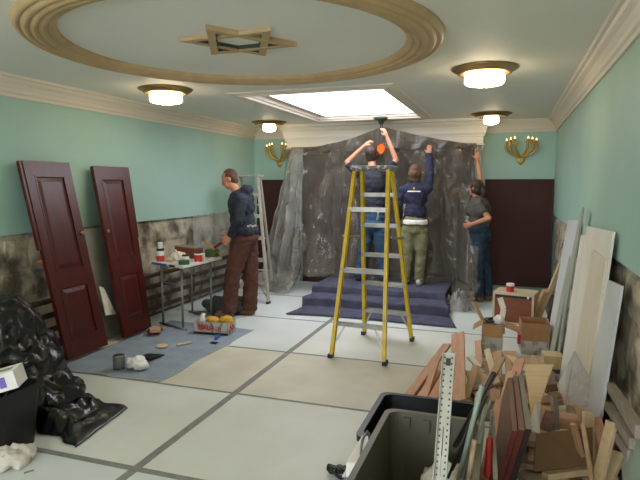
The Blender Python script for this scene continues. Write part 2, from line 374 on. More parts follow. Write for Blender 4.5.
# ---------------------------------------------------------------- star
t = thing('ceiling_star', 'gilded six pointed star on the ceiling inside the round moulding', 'star ornament', (CX, CYc, ZC)); CX, CYc = -1.675, 3.30
for s in (0, 1):
    P = [V((CX, CYc, 0))+V((math.cos(a), math.sin(a), 0))*.375 for a in (PI/2-.05+s*PI+k*2*PI/3 for k in range(3))]
    Q = [V((CX, CYc, 0))+(p-V((CX, CYc, 0)))*.74 for p in P]
    za, zb = (ZC-.001, ZC-.03) if s else (ZC-.001, ZC-.026)
    bm = NB()
    for k in range(3):
        j = (k+1) % 3
        for zt in (0,):
            vs = [bm.verts.new(V((q.x, q.y, z))) for z in (za, zb) for q in (P[k], P[j], Q[j], Q[k])]
            for f in ((0, 1, 2, 3), (7, 6, 5, 4), (0, 4, 5, 1), (3, 2, 6, 7)): bm.faces.new([vs[i] for i in f])
    tr = obj('star_triangle', bm, M['ringm'], t)
    bm = NB()
    for k in range(3):
        j = (k+1) % 3; R = [V((CX, CYc, 0))+(p-V((CX, CYc, 0)))*.70 for p in P]
        vs = [bm.verts.new(V((q.x, q.y, z))) for z in (za, zb+.004) for q in (Q[k]*1, Q[j]*1, R[j], R[k])]
        for f in ((0, 1, 2, 3), (7, 6, 5, 4), (0, 4, 5, 1), (3, 2, 6, 7)): bm.faces.new([vs[i] for i in f])
    obj('inner_edge', bm, M['stargreen'], tr)
# ---------------------------------------------------------------- menorah wall lights
def menorah(x, label):
    z = 1.965; y = YB
    t = thing('menorah_wall_light', label, 'wall light', (x, y, z), 'gilded menorah wall lights')
    bm = NB(); lathe(bm, [(.001, 0), (.05, 0), (.055, .01), (.04, .02), (.001, .03)], (0, 0, 0), 24)
    bmesh.ops.rotate(bm, verts=bm.verts, cent=(0, 0, 0), matrix=Matrix.Rotation(PI/2, 3, 'X')); bmesh.ops.translate(bm, verts=bm.verts, vec=(x, y, z-.02))
    for s in (0, 1):
        for k in range(3):
            a = PI/2+s*PI+k*2*PI/3; b = a+2*PI/3
            plank(bm, (x+.035*math.cos(a), y-.032, z-.02+.035*math.sin(a)), (x+.035*math.cos(b), y-.032, z-.02+.035*math.sin(b)), .006, .006)
    tube(bm, [(x, y-.01, z-.07), (x, y-.01, z-.1)], [.02, .004], 8)
    obj('wall_plate', bm, M['gold'], t)
    for sgn in (-1, 1):
        for k, (dx, hgt) in enumerate(((.2, .21), (.145, .225), (.09, .235))):
            dy = .05+.02*k
            pts = []
            for i in range(15):
                u = i/14
                bulge = math.sin(PI*min(1, u*1.0))*(.035+.02*(2-k))
                px = dx*u**.75+bulge*(1 if k < 2 else .5)
                pts.append((x+sgn*px, y-.03-dy*math.sin(PI*u/2), z+.01+hgt*u))
            bm = NB(); tube(bm, pts, [.015]*15, 6)
            ex, ey, ez = pts[-1]
            # leaf scroll
            tube(bm, [(ex+sgn*.0, ey, ez), (ex-sgn*.025, ey, ez+.01), (ex-sgn*.03, ey, ez-.03), (ex-sgn*.012, ey, ez-.07)], [.010, .009, .008, .004], 6)
            a = obj('arm', bm, M['gold'], t, smooth=True)
            bm = NB(); lathe(bm, [(.004, 0), (.012, .004), (.017, .016), (.013, .022), (.011, .03)], (ex, ey, ez), 12); obj('cup', bm, M['goldd'], a, smooth=True)
            bm = NB(); lathe(bm, [(.008, .03), (.013, .038), (.011, .052), (.004, .066), (.001, .07)], (ex, ey, ez), 12); obj('bulb', bm, M['flame'], a, smooth=True)
menorah(PY(280, 155, YB).x, 'gilded six branched menorah light beside the left end of the canopy')
menorah(PY(521, 152, YB).x, 'gilded six branched menorah light above the right maroon panel')
# ---------------------------------------------------------------- bima steps and carpet
bm = NB(); box2(bm, (-2.5, 7.0, 0), (-.74, 8.45, .2)); box2(bm, (-2.48, 6.68, 0), (-.66, 7.0, .105)); struct('trim_7', bm, M['panel'])
def carp(u, v):
    # v: along profile front to back; u: across
    prof = [(6.2, .006), (6.45, .008), (6.6, .012), (6.66, .02), (6.665, .06), (6.67, .125), (6.70, .128), (6.82, .122), (6.93, .122), (6.985, .14), (6.99, .18), (6.995, .222), (7.05, .224), (7.4, .222), (7.9, .22), (8.1, .22)]
    s = v*(len(prof)-1); i = min(int(s), len(prof)-2); f = s-i
    y = prof[i][0]*(1-f)+prof[i+1][0]*f; z = prof[i][1]*(1-f)+prof[i+1][1]*f
    w = max(0, min(1, (y-6.2)/.8)); xl = -2.55*(1-w)+(-2.48)*w; xr = -.52*(1-w)+(-.72)*w
    if y < 6.64: xl += .1*(y-6.2)
    x = xl+(xr-xl)*u
    k = noise.noise(V((x*2.2, y*1.4, 2)))
    y2 = y+.05*math.sin(u*5)*(1-w)*.8+.035*noise.noise(V((x*3, 1, z*4)))+(.06*u if y < 6.65 else 0)
    return V((x, y2-.0, z+max(-.002, .012*k if y < 8 else 0)+.004+.006*noise.noise(V((x*6, y*6, 5)))))
bm = NB(); grid(bm, carp, 70, 75); o = obj('carpet_runner', bm, M['carpet'], smooth=True); thick(o, .012, 1); tag(o, 'blue purple carpet draped down the two bima steps onto the floor', 'carpet')
# ---------------------------------------------------------------- plastic sheeting curtain
LAMP = PY(383, 129, 7.8)
def sheet_f(u, v):
    # u across (left->right), v from top (0) to floor (1)
    X = SX0+.03+(SX1-SX0-.02)*u
    lx = (LAMP.x-X)
    ztop = 2.20-.02*math.sin(u*PI*5)
    g = max(0, 1-abs(lx)/1.15)**1.25
    ztop = 2.17+(LAMP.z+.03-2.17)*g**1.0
    ytop = SYF-.05-(SYF-.05-LAMP.y)*math.exp(-abs(lx)/.5)
    zbot = .015 if (X < -2.95 or X > -.66) else .235
    ybot = 7.72 if 0.12 < u < .9 else (7.75 if u <= .12 else 7.45)
    if u <= .12: ybot = 7.72
    if u >= .9: ybot = 7.72-(7.72-7.35)*min(1, (u-.9)/.05)
    xb = X
    if u < .15: xb = X-.02
    z = ztop+(zbot-ztop)*v; y = ytop+(ybot-ytop)*min(1, v*1.02)**1.5
    P = V((X+(xb-X)*v, y, z))
    # folds fanning from the lamp
    d = V((X-LAMP.x, 0, z-LAMP.z)); ang = math.atan2(d.x, -d.z); R = d.length
    ph = ang*13+2.5*noise.noise(V((ang*3, 1, 0))); fan = (1-2*abs(math.sin(ph/2)))*.045*min(1, R/.5)*max(.25, 1-v*.75)
    vert = (1-2*abs(math.sin((X*15+4*noise.noise(V((X*2, z*1.1, 3))))/2)))*.05*v
    cr = noise.noise(V((X*4, z*3, 7)))*.05*min(1, v*4+.2)+abs(noise.noise(V((X*9, z*6, 1))))*.035
    edge = 1-math.exp(-v*8)*.5
    P.y += (fan+vert-cr)*edge-.02
    if P.z < .3 and (X < -2.95 or X > -.66):
        P.y -= (0.3-P.z)*1.1; P.x += .12*noise.noise(V((X*5, P.z*9, 1))); P.z = max(P.z, .01)+.06*abs(noise.noise(V((X*12, P.y*9, 4))))*(1 if v < 1 else 0)
    return P
bm = NB(); grid(bm, sheet_f, 260, 150); o = obj('plastic_sheeting', bm, M['film'], smooth=True); tag(o, 'large clear plastic dust sheet hung across the ark from the canopy', 'plastic sheet')
def gather(u, v):
    p = sheet_f(.03+.94*u, 0.0); zl_ = 2.10-.02*math.sin(u*40); p2 = V((p.x, p.y-.03-.02*math.sin(u*60+v*2), p.z+(zl_-p.z)*v)); p2.y += .03*noise.noise(V((p.x*6, p2.z*5, 2)))
    return p2
bm = NB(); grid(bm, gather, 200, 16); obj('gathered_shade_edge', bm, film('gathered plastic with shade', '#5f584e', .75, 4.0, rough=.3, vary=.2), o, smooth=True)  # extra layer: bunched plastic, with shade put into its dark colour
# left loose fall of sheeting bunching on the floor
def fall(u, v):
    a = v; x = -3.02+.05*v+(-.16-.5*v**.8)*u
    z = 2.12*(1-v)+.02
    y = 8.08-.3*v-.1*math.sin(u*PI)+(.02+.05*v)*math.sin(u*24+3*noise.noise(V((u*2, v*2, 0))))+.06*noise.noise(V((u*7, v*9, 2)))
    if z < .25: x += (.25-z)*(u-.5)*2.4; y -= (.25-z)*.9; z = .02+z*.5+.08*abs(noise.noise(V((u*14, v*40, 3))))
    return V((x, y, z))
bm = NB(); grid(bm, fall, 90, 110); o = obj('plastic_sheeting', bm, M['film2'], smooth=True); tag(o, 'narrow loose fall of clear plastic bunched on the floor left of the steps', 'plastic sheet')
def heap(x, y, rx, ry, h, seed):
    def f(u, v):
        r = v; a = u*2*PI
        return V((x+rx*r*math.cos(a)*(1+.2*noise.noise(V((math.cos(a), math.sin(a), seed)))), y+ry*r*math.sin(a), .01+h*(1-r*r)*(.5+abs(noise.noise(V((r*5*math.cos(a), r*5*math.sin(a), seed))))*1.2)))
    return f
bm = NB(); grid(bm, heap(-.62, 7.3, .26, .3, .2, 4), 60, 16); o = obj('plastic_sheeting', bm, M['film2'], smooth=True); tag(o, 'crumpled heap of clear plastic on the floor right of the carpeted steps', 'plastic sheet')
def wallfilm(u, v):
    return V((XL+.06+.03*math.sin(u*22)+.04*noise.noise(V((u*5, v*6, 1))), 6.55+1.25*u, 1.2-1.185*v))
bm = NB(); grid(bm, wallfilm, 50, 40); o = obj('plastic_sheeting', bm, M['film2'], smooth=True); tag(o, 'clear plastic draped on the stone wall behind the hooded man', 'plastic sheet')
# ---------------------------------------------------------------- hanging lamp
t = thing('hanging_lamp', 'hanging red glass lamp on a dark chain at the plastic gathering point', 'hanging lamp', (LAMP.x, LAMP.y-.12, ZC))
lx, ly = LAMP.x, LAMP.y-.12
bm = NB(); lathe(bm, [(.001, ZC-.0), (.11, ZC), (.1, ZC-.03), (.05, ZC-.045), (.03, ZC-.09), (.001, ZC-.1)], (lx, ly, 0), 20); obj('ceiling_mount', bm, M['stargreen'], t, smooth=True)
zl = PY(383, 150, ly).z
for k in range(3):
    a = k*2*PI/3+.4; bm = NB(); tube(bm, [(lx+.01*math.cos(a), ly+.01*math.sin(a), ZC-.08), (lx+.055*math.cos(a), ly+.055*math.sin(a), zl+.06)], .005, 6); obj('chain', bm, M['black'], t)
bm = NB(); lathe(bm, [(.001, zl-.1), (.012, zl-.09), (.02, zl-.07), (.04, zl-.045), (.035, zl-.04), (.001, zl-.05)], (lx, ly, 0), 20); obj('lamp_bowl', bm, M['goldd'], t, smooth=True)
bm = NB(); ell(bm, (lx, ly, zl+.02), (.05, .05, .06)); obj('red_glass', bm, M['redglow'], t, smooth=True)
# ---------------------------------------------------------------- people
def hand(bm, wr, d, nrm, side, curl=.5, s=1.0):
    """palm + five fingers. d: direction of the hand, nrm: palm facing, side: +1/-1 on which side the thumb leaves"""
    d = d.normalized(); s_ = d.cross(nrm).normalized()*side; nrm = s_.cross(d).normalized()*side
    if nrm.length < .1: nrm = V((0, 1, 0))
    pal = wr+d*.05*s
    Mx = Matrix((s_, d, nrm)).transposed()
    ell(bm, pal, (.042*s, .058*s, .019*s), Mx, 12, 8)
    for k, (o, L) in enumerate(((.03, .072), (.011, .08), (-.009, .074), (-.028, .06))):
        b = wr+d*.085*s+s_*o*s
        p1 = b+(d*math.cos(curl*.5)+nrm*math.sin(curl*.5))*L*.5*s+s_*o*.1
        p2 = p1+(d*math.cos(curl*1.5)+nrm*math.sin(curl*1.5))*L*.5*s
        cone(bm, b-d*.02*s, p1, .0105*s, .0098*s, True, 8); cone(bm, p1, p2, .0098*s, .0085*s, True, 8)
    b = wr+d*.03*s+s_*.032*s; p1 = b+(d*.65+s_*.75).normalized()*.04*s+nrm*.008; p2 = p1+(d*.95+s_*.25+nrm*.3).normalized()*.032*s
    cone(bm, b, p1, .014*s, .012*s, True, 8); cone(bm, p1, p2, .012*s, .0095*s, True, 8)
def headmesh(bm, c, f, up, s=1.0):
    r = f.cross(up).normalized(); Mx = Matrix((r, f, up)).transposed()
    def L(x, y, z): return c+(r*x+f*y+up*z)*s
    ell(bm, L(0, -.008, .03), (.074*s, .094*s, .088*s), Mx); ell(bm, L(0, .028, -.035), (.056*s, .062*s, .075*s), Mx)
    ell(bm, L(0, .05, -.085), (.028*s, .028*s, .022*s), Mx, 12, 8)     # chin
    cone(bm, L(0, .087, .012), L(0, .106, -.026), .009*s, .014*s, True, 8)   # nose
    cone(bm, L(-.03, .08, .022), L(.03, .08, .022), .011*s, .011*s, True, 8)   # brow
    cone(bm, L(-.018, .078, -.055), L(.018, .078, -.055), .010*s, .010*s, True, 8)
    for q in (-1, 1): ell(bm, L(q*.077, -.008, -.005), (.010*s, .02*s, .032*s), Mx, 10, 8)
def hairmesh(c, f, up, kind, s=1.0):
    r = f.cross(up).normalized(); Mx = Matrix((r, f, up)).transposed(); bm = NB()
    def L(x, y, z): return c+(r*x+f*y+up*z)*s
    if kind == 'crop':
        ell(bm, L(0, -.026, .036), (.077*s, .088*s, .088*s), Mx, 24, 16)
        ell(bm, L(0, -.045, -.01), (.066*s, .058*s, .075*s), Mx)
    else:
        ell(bm, L(0, -.02, .036), (.086*s, .097*s, .092*s), Mx, 24, 16)
        ell(bm, L(0, -.05, -.02), (.08*s, .062*s, .085*s), Mx)
        for q in (-1, 1): ell(bm, L(q*.06, -.01, -.01), (.024*s, .05*s, .07*s), Mx)
    if kind == 'bob': ell(bm, L(0, -.05, -.075), (.085*s, .062*s, .065*s), Mx); ell(bm, L(0, -.06, .0), (.094*s, .07*s, .085*s), Mx)
    if kind == 'pony':
        cone(bm, L(0, -.1, .03), L(0, -.14, -.04), .035*s, .04*s); cone(bm, L(0, -.14, -.04), L(.01, -.12, -.2), .04*s, .018*s)
    b = remeshed(bm, .007, 3); ruffle(b, .006 if kind != 'bob' else .012, 45 if kind != 'bob' else 30, 2, (1, 1, .35)); return b
def person(label, J, f, opt):
    """J: joints in metres; f: facing direction (unit, horizontal)"""
    f = V(f).normalized(); r = f.cross(V((0, 0, 1))).normalized(); k = opt.get('s', 1.0)
    base = (J['aL']+J['aR'])/2; base = V((base.x, base.y, opt['floor']))
    t = thing('person', label, 'person', base)
    pel, neck, head = J['pel'], J['neck'], J['head']; spine = (neck-pel).normalized()
    Mt = Matrix((r, spine.cross(r)*-1, spine)).transposed()
    if Mt.determinant() < 0: Mt = Matrix((r, r.cross(spine)*-1, spine)).transposed()
    ff = Mt.col[1]
    sh = {q: J['s'+q] for q in 'LR'}; w = opt.get('w', 1.0)
    def torso(bm, o, lo=-.12, hi=1):
        L = (neck-pel).length
        if lo < 0: ell(bm, pel+spine*.02, (.155*w*k+o, .115*w*k+o, .13*k+o), Mt)
        ell(bm, pel+spine*L*.3, (.145*w*k+o, .108*w*k+o, .17*k+o), Mt)
        ell(bm, pel+spine*L*.68, (.16*w*k+o, .118*w*k+o, .19*k+o), Mt)
        for q in 'LR': cone(bm, pel+spine*L*.86, sh[q]-(sh[q]-neck)*.08, .075*k+o, .055*k+o)
        if opt.get('bust'): 
            for q in (-1, 1): ell(bm, pel+spine*L*.66+r*q*.07+f*.085, (.07+o, .06+o, .07+o), Mt)
    hd = opt.get('look', f); hd = V(hd).normalized(); hu = (V((0, 0, 1))-hd*hd.z).normalized()
    if opt.get('hu'): hu = V(opt['hu']).normalized()
    hips = {q: J['h'+q] for q in 'LR'}
    # --- body, one continuous surface
    bm = NB(); torso(bm, 0)
    cone(bm, neck-spine*.04, head-hu*.05, .056*k, .05*k)
    headmesh(bm, head, hd, hu, k*.98)
    for q in 'LR':
        cone(bm, sh[q], J['e'+q], .048*k, .037*k); cone(bm, J['e'+q], J['w'+q], .037*k, .025*k)
        cone(bm, hips[q], J['k'+q], .078*k, .052*k); cone(bm, J['k'+q], J['a'+q], .052*k, .036*k)
        ft = J['a'+q]+V(J.get('toe'+q, f))*.11*k; cone(bm, J['a'+q]-V((0, 0, .03)), V((ft.x, ft.y, J['a'+q].z-.05)), .034, .026)
        hdv, hn = J.get('hand'+q, (J['w'+q]-J['e'+q], f))
        hand(bm, J['w'+q], V(hdv), V(hn), 1 if q == 'R' else -1, J.get('curl'+q, .5), .95*k)
    body = obj('body', remeshed(bm, .0075, 3), M['skin'], t, smooth=True)
    for q in (-1, 1):
        bm = NB(); hr = hd.cross(hu).normalized(); ell(bm, head+(hr*q*.03+hd*.0845+hu*.003)*k, (.011, .006, .007), Matrix((hr, hd, hu)).transposed(), 10, 8); obj('eye', bm, M['eye'], t)
    bm = NB(); hr = hd.cross(hu).normalized(); cone(bm, head+(hr*-.018+hd*.087-hu*.055)*k, head+(hr*.018+hd*.087-hu*.055)*k, .0045, .0045, True, 6); obj('mouth', bm, M['lips'], t)
    obj('hair', hairmesh(head, hd, hu, opt['hair'], k), M[opt['hairmat']], t, smooth=True)
    # --- trousers
    bm = NB(); ell(bm, pel+spine*.03, (.165*w*k, .128*w*k, .15*k), Mt); ell(bm, pel-V((0, 0, .06))-f*.02, (.168*w*k, .135*w*k, .11*k), Mt)
    lw = opt.get('leg', 1.0)
    for q in 'LR':
        kn, an = J['k'+q], J['a'+q]; hem = an-V((0, 0, .035))
        cone(bm, hips[q], kn, .1*k*lw, .072*k*lw); cone(bm, kn, an.lerp(kn, .1), .072*k*lw, .066*k*lw); tube(bm, [an.lerp(kn, .25), hem], [.067*k*lw, .07*k*lw], 14)
    b = remeshed(bm, .012, 4); ruffle(b, .013, 9, 3, (1, 1, 1.6)); ruffle(b, .006, 26, 5)
    obj('trousers', b, M[opt['trousers']], t, smooth=True)
    # --- shirt
    bm = NB(); torso(bm, .02, lo=-.12 if opt.get('long') else 1)
    if opt.get('long'): ell(bm, pel+spine*.03, (.175*w*k+.015, .14*w*k+.015, .12), Mt)
    if opt.get('hem'): 
        ell(bm, pel+spine*.14, (.16*w*k+.01, .13*w*k+.005, .1), Mt)
    for q in 'LR':
        e, w_ = J['e'+q], J['w'+q]
        if opt['sleeve'] == 'long':
            cone(bm, sh[q], e, .068*k, .058*k); tube(bm, [e, e.lerp(w_, .95)], [.062*k, .05*k], 14); ell(bm, e, (.057*k,)*3)
        else:
            tube(bm, [sh[q], sh[q].lerp(e, opt['sleeve'])], [.066*k, .064*k], 14); ell(bm, sh[q], (.066*k,)*3)
    if opt.get('hood'):
        ell(bm, neck-f*.075+V((0, 0, .02)), (.115, .085, .085), Mt); ell(bm, neck-f*.02+V((0, 0, .02)), (.085, .085, .035), Mt); ell(bm, neck-f*.12-V((0, 0, .06)), (.075, .05, .085), Mt)
    b = remeshed(bm, .012, 4); ruffle(b, .012, 10, 1, (1, 1, 1.5)); ruffle(b, .005, 28, 4)
    # keep the head and neck free
    sh_o = obj('hooded_sweatshirt' if opt.get('hood') else 'shirt', b, M[opt['shirt']], t, smooth=True)
    # --- shoes
    for q in 'LR':
        a = J['a'+q]; td = V(J.get('toe'+q, f)).normalized(); fl = opt['floor']; bm = NB()
        tr = td.cross(V((0, 0, 1))); Mq = Matrix((tr, td, V((0, 0, 1)))).transposed()
        ell(bm, V((a.x, a.y, fl+.045))+td*.09, (.045, .085, .043), Mq); ell(bm, V((a.x, a.y, fl+.05))-td*.01, (.042, .06, .055), Mq)
        cone(bm, V((a.x, a.y, fl+.06)), V((a.x, a.y, fl+.11)), .045, .044)
        b = remeshed(bm, .009, 3)
        for v in b.verts: v.co.z = max(v.co.z, fl+.002)
        obj('shoe', b, M[opt['shoe']], t, smooth=True)
    return t, Mt, ff
Z = V((0, 0, 1))
# man in hooded sweatshirt by the folding table, seen from his left
Y0 = 5.95
f1 = V((-.95, -.31, 0)).normalized()
def q(px, py, dy=0): return PY(px, py, Y0+dy)
J = dict(pel=q(244, 233), neck=q(240, 193), head=q(229.5, 179.5), sL=q(241, 202, -.2), sR=q(246, 199, .17), eL=q(238, 221, -.29), eR=q(243, 220, .24),
         wL=q(230, 237, -.26), wR=q(230, 236, .02), hL=q(242, 240, -.09), hR=q(247, 240, .09), kL=q(233, 275, -.12), kR=q(251, 276, .1), aL=q(229, 312, -.12), aR=q(250, 309, .12),
         handL=(V((-.7, -.1, -.75)), V((0, .5, 0))), handR=(V((-.8, -.1, -.5)), V((0, -1, 0))), curlL=.9, curlR=.9)
flo = 0.0
for q_ in 'LR': J['a'+q_].z = .1
t, Mt, ff = person('man in navy hooded sweatshirt and brown trousers looking down at the folding table', J, f1,
       dict(floor=0, s=1.0, w=1.2, look=(-.9, -.3, -.42), hair='crop', hairmat='hair1', trousers='brownp', shirt='navyh', sleeve='long', long=True, hood=True, shoe='shoet', leg=1.32))
bm = NB(); c = q(254, 226, -.14)
for k in range(4): box(bm, c+V((-.05+.03*k, -.05, .01*(k % 2))), (.022, .004, .018))
obj('printed_mark', bm, M['white'], t)
# man behind the ladder with both arms up at the hanging lamp
Y0 = 7.5
J = dict(pel=q(372, 220), neck=q(372, 165, .06), head=q(371.5, 154, .10), sL=q(356, 172, .05), sR=q(388, 172, .05), eL=q(347, 162, .1), eR=q(396, 160, .1),
         wL=q(364, 146, .12), wR=q(387, 137, .05), hL=q(366, 228), hR=q(379, 228), kL=q(363, 256), kR=q(381, 256), aL=q(359, 280), aR=q(383, 278),
         handL=(V((.55, .1, .5)), V((.5, .5, -.4))), handR=(V((-.3, -.2, .9)), V((-.8, .4, -.2))), curlL=.7, curlR=.7)
for q_ in 'LR': J['a'+q_].z = .335
t, _, _ = person('man in dark tee and blue jeans behind yellow ladder, both arms raised to lamp', J, (0, 1, 0),
       dict(floor=.235, s=1.0, w=1.12, look=(0, .9, .35), hair='full', hairmat='hair2', trousers='jeans', shirt='tee', sleeve=.8, hem=True, shoe='shoe', leg=1.0))
# woman in navy long sleeved top
Y0 = 7.45
J = dict(pel=q(415, 224), neck=q(416, 182, .04), head=q(415, 173.5, .05), sL=q(402, 191, .02), sR=q(428, 189, .03), eL=q(398, 206, .0), eR=q(430, 170, .18),
         wL=q(400, 219, .12), wR=q(429, 154, .42), hL=q(408, 231), hR=q(421, 231), kL=q(407, 258), kR=q(421, 258), aL=q(405, 281), aR=q(419, 281),
         handL=(V((.1, .6, -.5)), V((1, 0, 0))), handR=(V((0, .35, .95)), V((0, 1, -.3))), curlR=.25)
for q_ in 'LR': J['a'+q_].z = .335
t, Mw, ffw = person('woman in navy top and khaki trousers seen from behind, right hand up on the sheeting', J, (.05, 1, 0),
       dict(floor=.235, s=.94, w=.92, look=(-.1, .95, .1), hair='bob', hairmat='hair3', trousers='khaki', shirt='navy', sleeve='long', hem=True, shoe='shoew', leg=1.05))
L = (J['neck']-J['pel']); c = J['pel']+L*.78
def back_band(c, zo, hw, hh, d, m, nm, t):
    def f(u, v):
        x = (u-.5)*2*hw
        return V((c.x+x, c.y-d+.9*x*x, c.z+zo+(v-.5)*2*hh))
    bm = NB(); grid(bm, f, 12, 3); o = obj(nm, bm, m, t, smooth=True); thick(o, .004)
back_band(c, 0, .085, .008, .150, M['white'], 'white_stripe', t)
back_band(c, .04, .012, .014, .148, M['yel'], 'neck_label', t)
bm = NB(); tube(bm, [J['pel']+V((0, 0, .0)), J['pel']+V((0, 0, .06))], [.168, .162], 24); b = remeshed(bm, .012, 3); ruffle(b, .008, 14, 2)
obj('white_undershirt', b, M['white'], t, smooth=True)
# woman in grey tee at the right end
Y0 = 7.85
J = dict(pel=q(479, 232), neck=q(479, 199, -.02), head=q(475.5, 188, -.03), sL=q(479, 206, -.16), sR=q(480, 203, .14), eL=q(489, 218, -.24), eR=q(480, 176, .2),
         wL=q(472, 224, -.26), wR=q(477, 160, .27), hL=q(478, 240, -.08), hR=q(481, 240, .08), kL=q(478, 270, -.08), kR=q(486, 270, .08), aL=q(479, 298, -.1), aR=q(488, 296, .05),
         handL=(V((-.9, .2, -.3)), V((0, 1, .1))), handR=(V((0, .15, 1)), V((0, 1, 0))), curlL=.8, curlR=.25)
for q_ in 'LR': J['a'+q_].z = .1
person('woman in grey tee and jeans on the floor, hand on hip and one arm up', J, (-.93, .3, 0),
       dict(floor=0, s=.95, w=1.15, look=(-.9, .42, .1), hair='pony', hairmat='hair2', trousers='jeansd', shirt='grey', sleeve=.62, hem=True, bust=True, shoe='shoet', leg=1.05))
#PART2
# ---------------------------------------------------------------- yellow step ladder
def channel(bm, A, B, w, t, hint):
    plank(bm, A, B, w, t, hint)
def at_z(A, B, z): return A.lerp(B, (z-A.z)/(B.z-A.z))
t = thing('step_ladder', 'yellow fibreglass step ladder with grey top cap standing mid room', 'ladder', (-1.2, 5.2, 0))
nf = [V((-1.525, 4.79, .03)), V((-1.0, 4.73, .03))]; ff_ = [V((-1.43, 5.65, .03)), V((-.9, 5.57, .03))]
nt_ = [PY(354, 171, 5.08), PY(389, 171, 5.07)]; ft_ = [PY(361, 171, 5.24), PY(389, 171, 5.22)]
nt_[1].z = nt_[0].z = ft_[0].z = ft_[1].z = 1.73
nt_[1].x = nt_[0].x+.34; ft_[0].x = nt_[0].x+.03; ft_[1].x = nt_[1].x+.0
for s in (0, 1):
    sgn = 1 if s == 0 else -1
    for nm, a, b in (('rail', nf[s], nt_[s]), ('rail', ff_[s], ft_[s])):
        bm = NB(); hint = V((1, 0, 0)); plank(bm, a, b, .064, .012, V((1, 0, 0)))
        for o in (-.028, .028): plank(bm, a+V((sgn*.012, o, 0)), b+V((sgn*.012, o, 0)), .007, .026, V((1, 0, 0)))
        rl = obj(nm, bm, M['yellow'], t)
        bm = NB(); box(bm, a-V((0, 0, .012)), (.04, .085, .035)); obj('foot', bm, M['black'], rl)
for k in range(5):
    z = .3+.302*k; a, b = at_z(ff_[0], ft_[0], z), at_z(ff_[1], ft_[1], z)
    bm = NB(); plank(bm, a, b, .085, .008); plank(bm, a+V((0, .04, -.014)), b+V((0, .04, -.014)), .006, .03); plank(bm, a+V((0, -.04, -.014)), b+V((0, -.04, -.014)), .006, .03)
    for g in range(3): plank(bm, a+V((0, -.02+.02*g, .006)), b+V((0, -.02+.02*g, .006)), .005, .004)
    obj('step', bm, M['alu'], t)
for z, w in ((.33, .03), (.82, .06), (1.38, .06)):
    a, b = at_z(nf[0], nt_[0], z), at_z(nf[1], nt_[1], z)
    bm = NB(); plank(bm, a, b, w, .008); plank(bm, a-V((0, .5*w, .016)), b-V((0, .5*w, .016)), .006, .04); obj('cross_brace', bm, M['alu'], t)
for fr, tp in ((nf, nt_), (ff_, ft_)):
    for s in (0, 1):
        a = at_z(fr[s], tp[s], .08); m = at_z(fr[0], tp[0], .31).lerp(at_z(fr[1], tp[1], .31), .22 if s == 0 else .78)
        bm = NB(); plank(bm, a, m, .018, .006, V((0, 1, 0))); obj('corner_brace', bm, M['alu'], t)
for s in (0, 1):
    a, b = at_z(nf[s], nt_[s], 1.12), at_z(ff_[s], ft_[s], 1.08); bm = NB(); o = V((.03 if s else -.03, 0, 0)); plank(bm, a+o, a.lerp(b, .5)+o-V((0, 0, .01)), .006, .02); plank(bm, a.lerp(b, .5)+o-V((0, 0, .01)), b+o, .006, .02); obj('spreader_bar', bm, M['alu'], t)
cc = (nt_[0]+nt_[1]+ft_[0]+ft_[1])/4
bm = NB(); box(bm, (cc.x, cc.y, 1.752), (.41, .25, .035)); box(bm, (cc.x, cc.y, 1.732), (.39, .23, .02)); obj('top_cap', bm, M['capgrey'], t, bevel=.012)
bm = NB(); p = PY(378, 217, 5.0); tube(bm, [p+V((0, 0, .03)), p, p-V((.012, 0, .03))], [.006, .012, .004], 8); plank(bm, p+V((0, 0, .05)), p-V((0, 0, .01)), .01, .004, V((0, 1, 0))); obj('hook', bm, M['aluw'], t)
# ---------------------------------------------------------------- aluminium step ladder
t = thing('step_ladder', 'tall pale aluminium step ladder behind the hooded man', 'ladder', (-3.4, 7.1, 0))
nf = [V((-3.43, 6.66, .02)), V((-3.02, 6.72, .02))]; fb = [V((-3.80, 7.66, .02)), V((-3.38, 7.70, .02))]
tn = [V((-3.64, 7.12, 1.70)), V((-3.35, 7.13, 1.70))]; tf = [V((-3.66, 7.24, 1.70)), V((-3.37, 7.25, 1.70))]
for s in (0, 1):
    for a, b, w in ((nf[s], tn[s], .07), (fb[s], tf[s], .045)):
        bm = NB(); plank(bm, a, b, w, .022, V((1, 0, 0))); rl = obj('rail', bm, M['aluw'], t)
        bm = NB(); box(bm, a-V((0, 0, .005)), (.035, .08, .03)); obj('foot', bm, M['black'], rl)
for k in range(5):
    z = .29+.295*k; a, b = at_z(nf[0], tn[0], z), at_z(nf[1], tn[1], z); bm = NB(); plank(bm, a, b, .085, .012); plank(bm, a+V((0, -.04, -.02)), b+V((0, -.04, -.02)), .006, .04); obj('step', bm, M['aluw'], t)
for z in (.3, .8, 1.3):
    bm = NB(); plank(bm, at_z(fb[0], tf[0], z), at_z(fb[1], tf[1], z), .02, .02); obj('cross_brace', bm, M['aluw'], t)
for s in (0, 1):
    a = at_z(nf[s], tn[s], .06); m = at_z(nf[0], tn[0], .29).lerp(at_z(nf[1], tn[1], .29), .35 if s == 0 else .65)
    bm = NB(); plank(bm, a, m, .02, .006, V((0, 1, 0))); obj('corner_brace', bm, M['aluw'], t)
bm = NB(); box(bm, (-3.505, 7.18, 1.715), (.37, .2, .03)); obj('top_cap', bm, M['aluw'], t, bevel=.008)
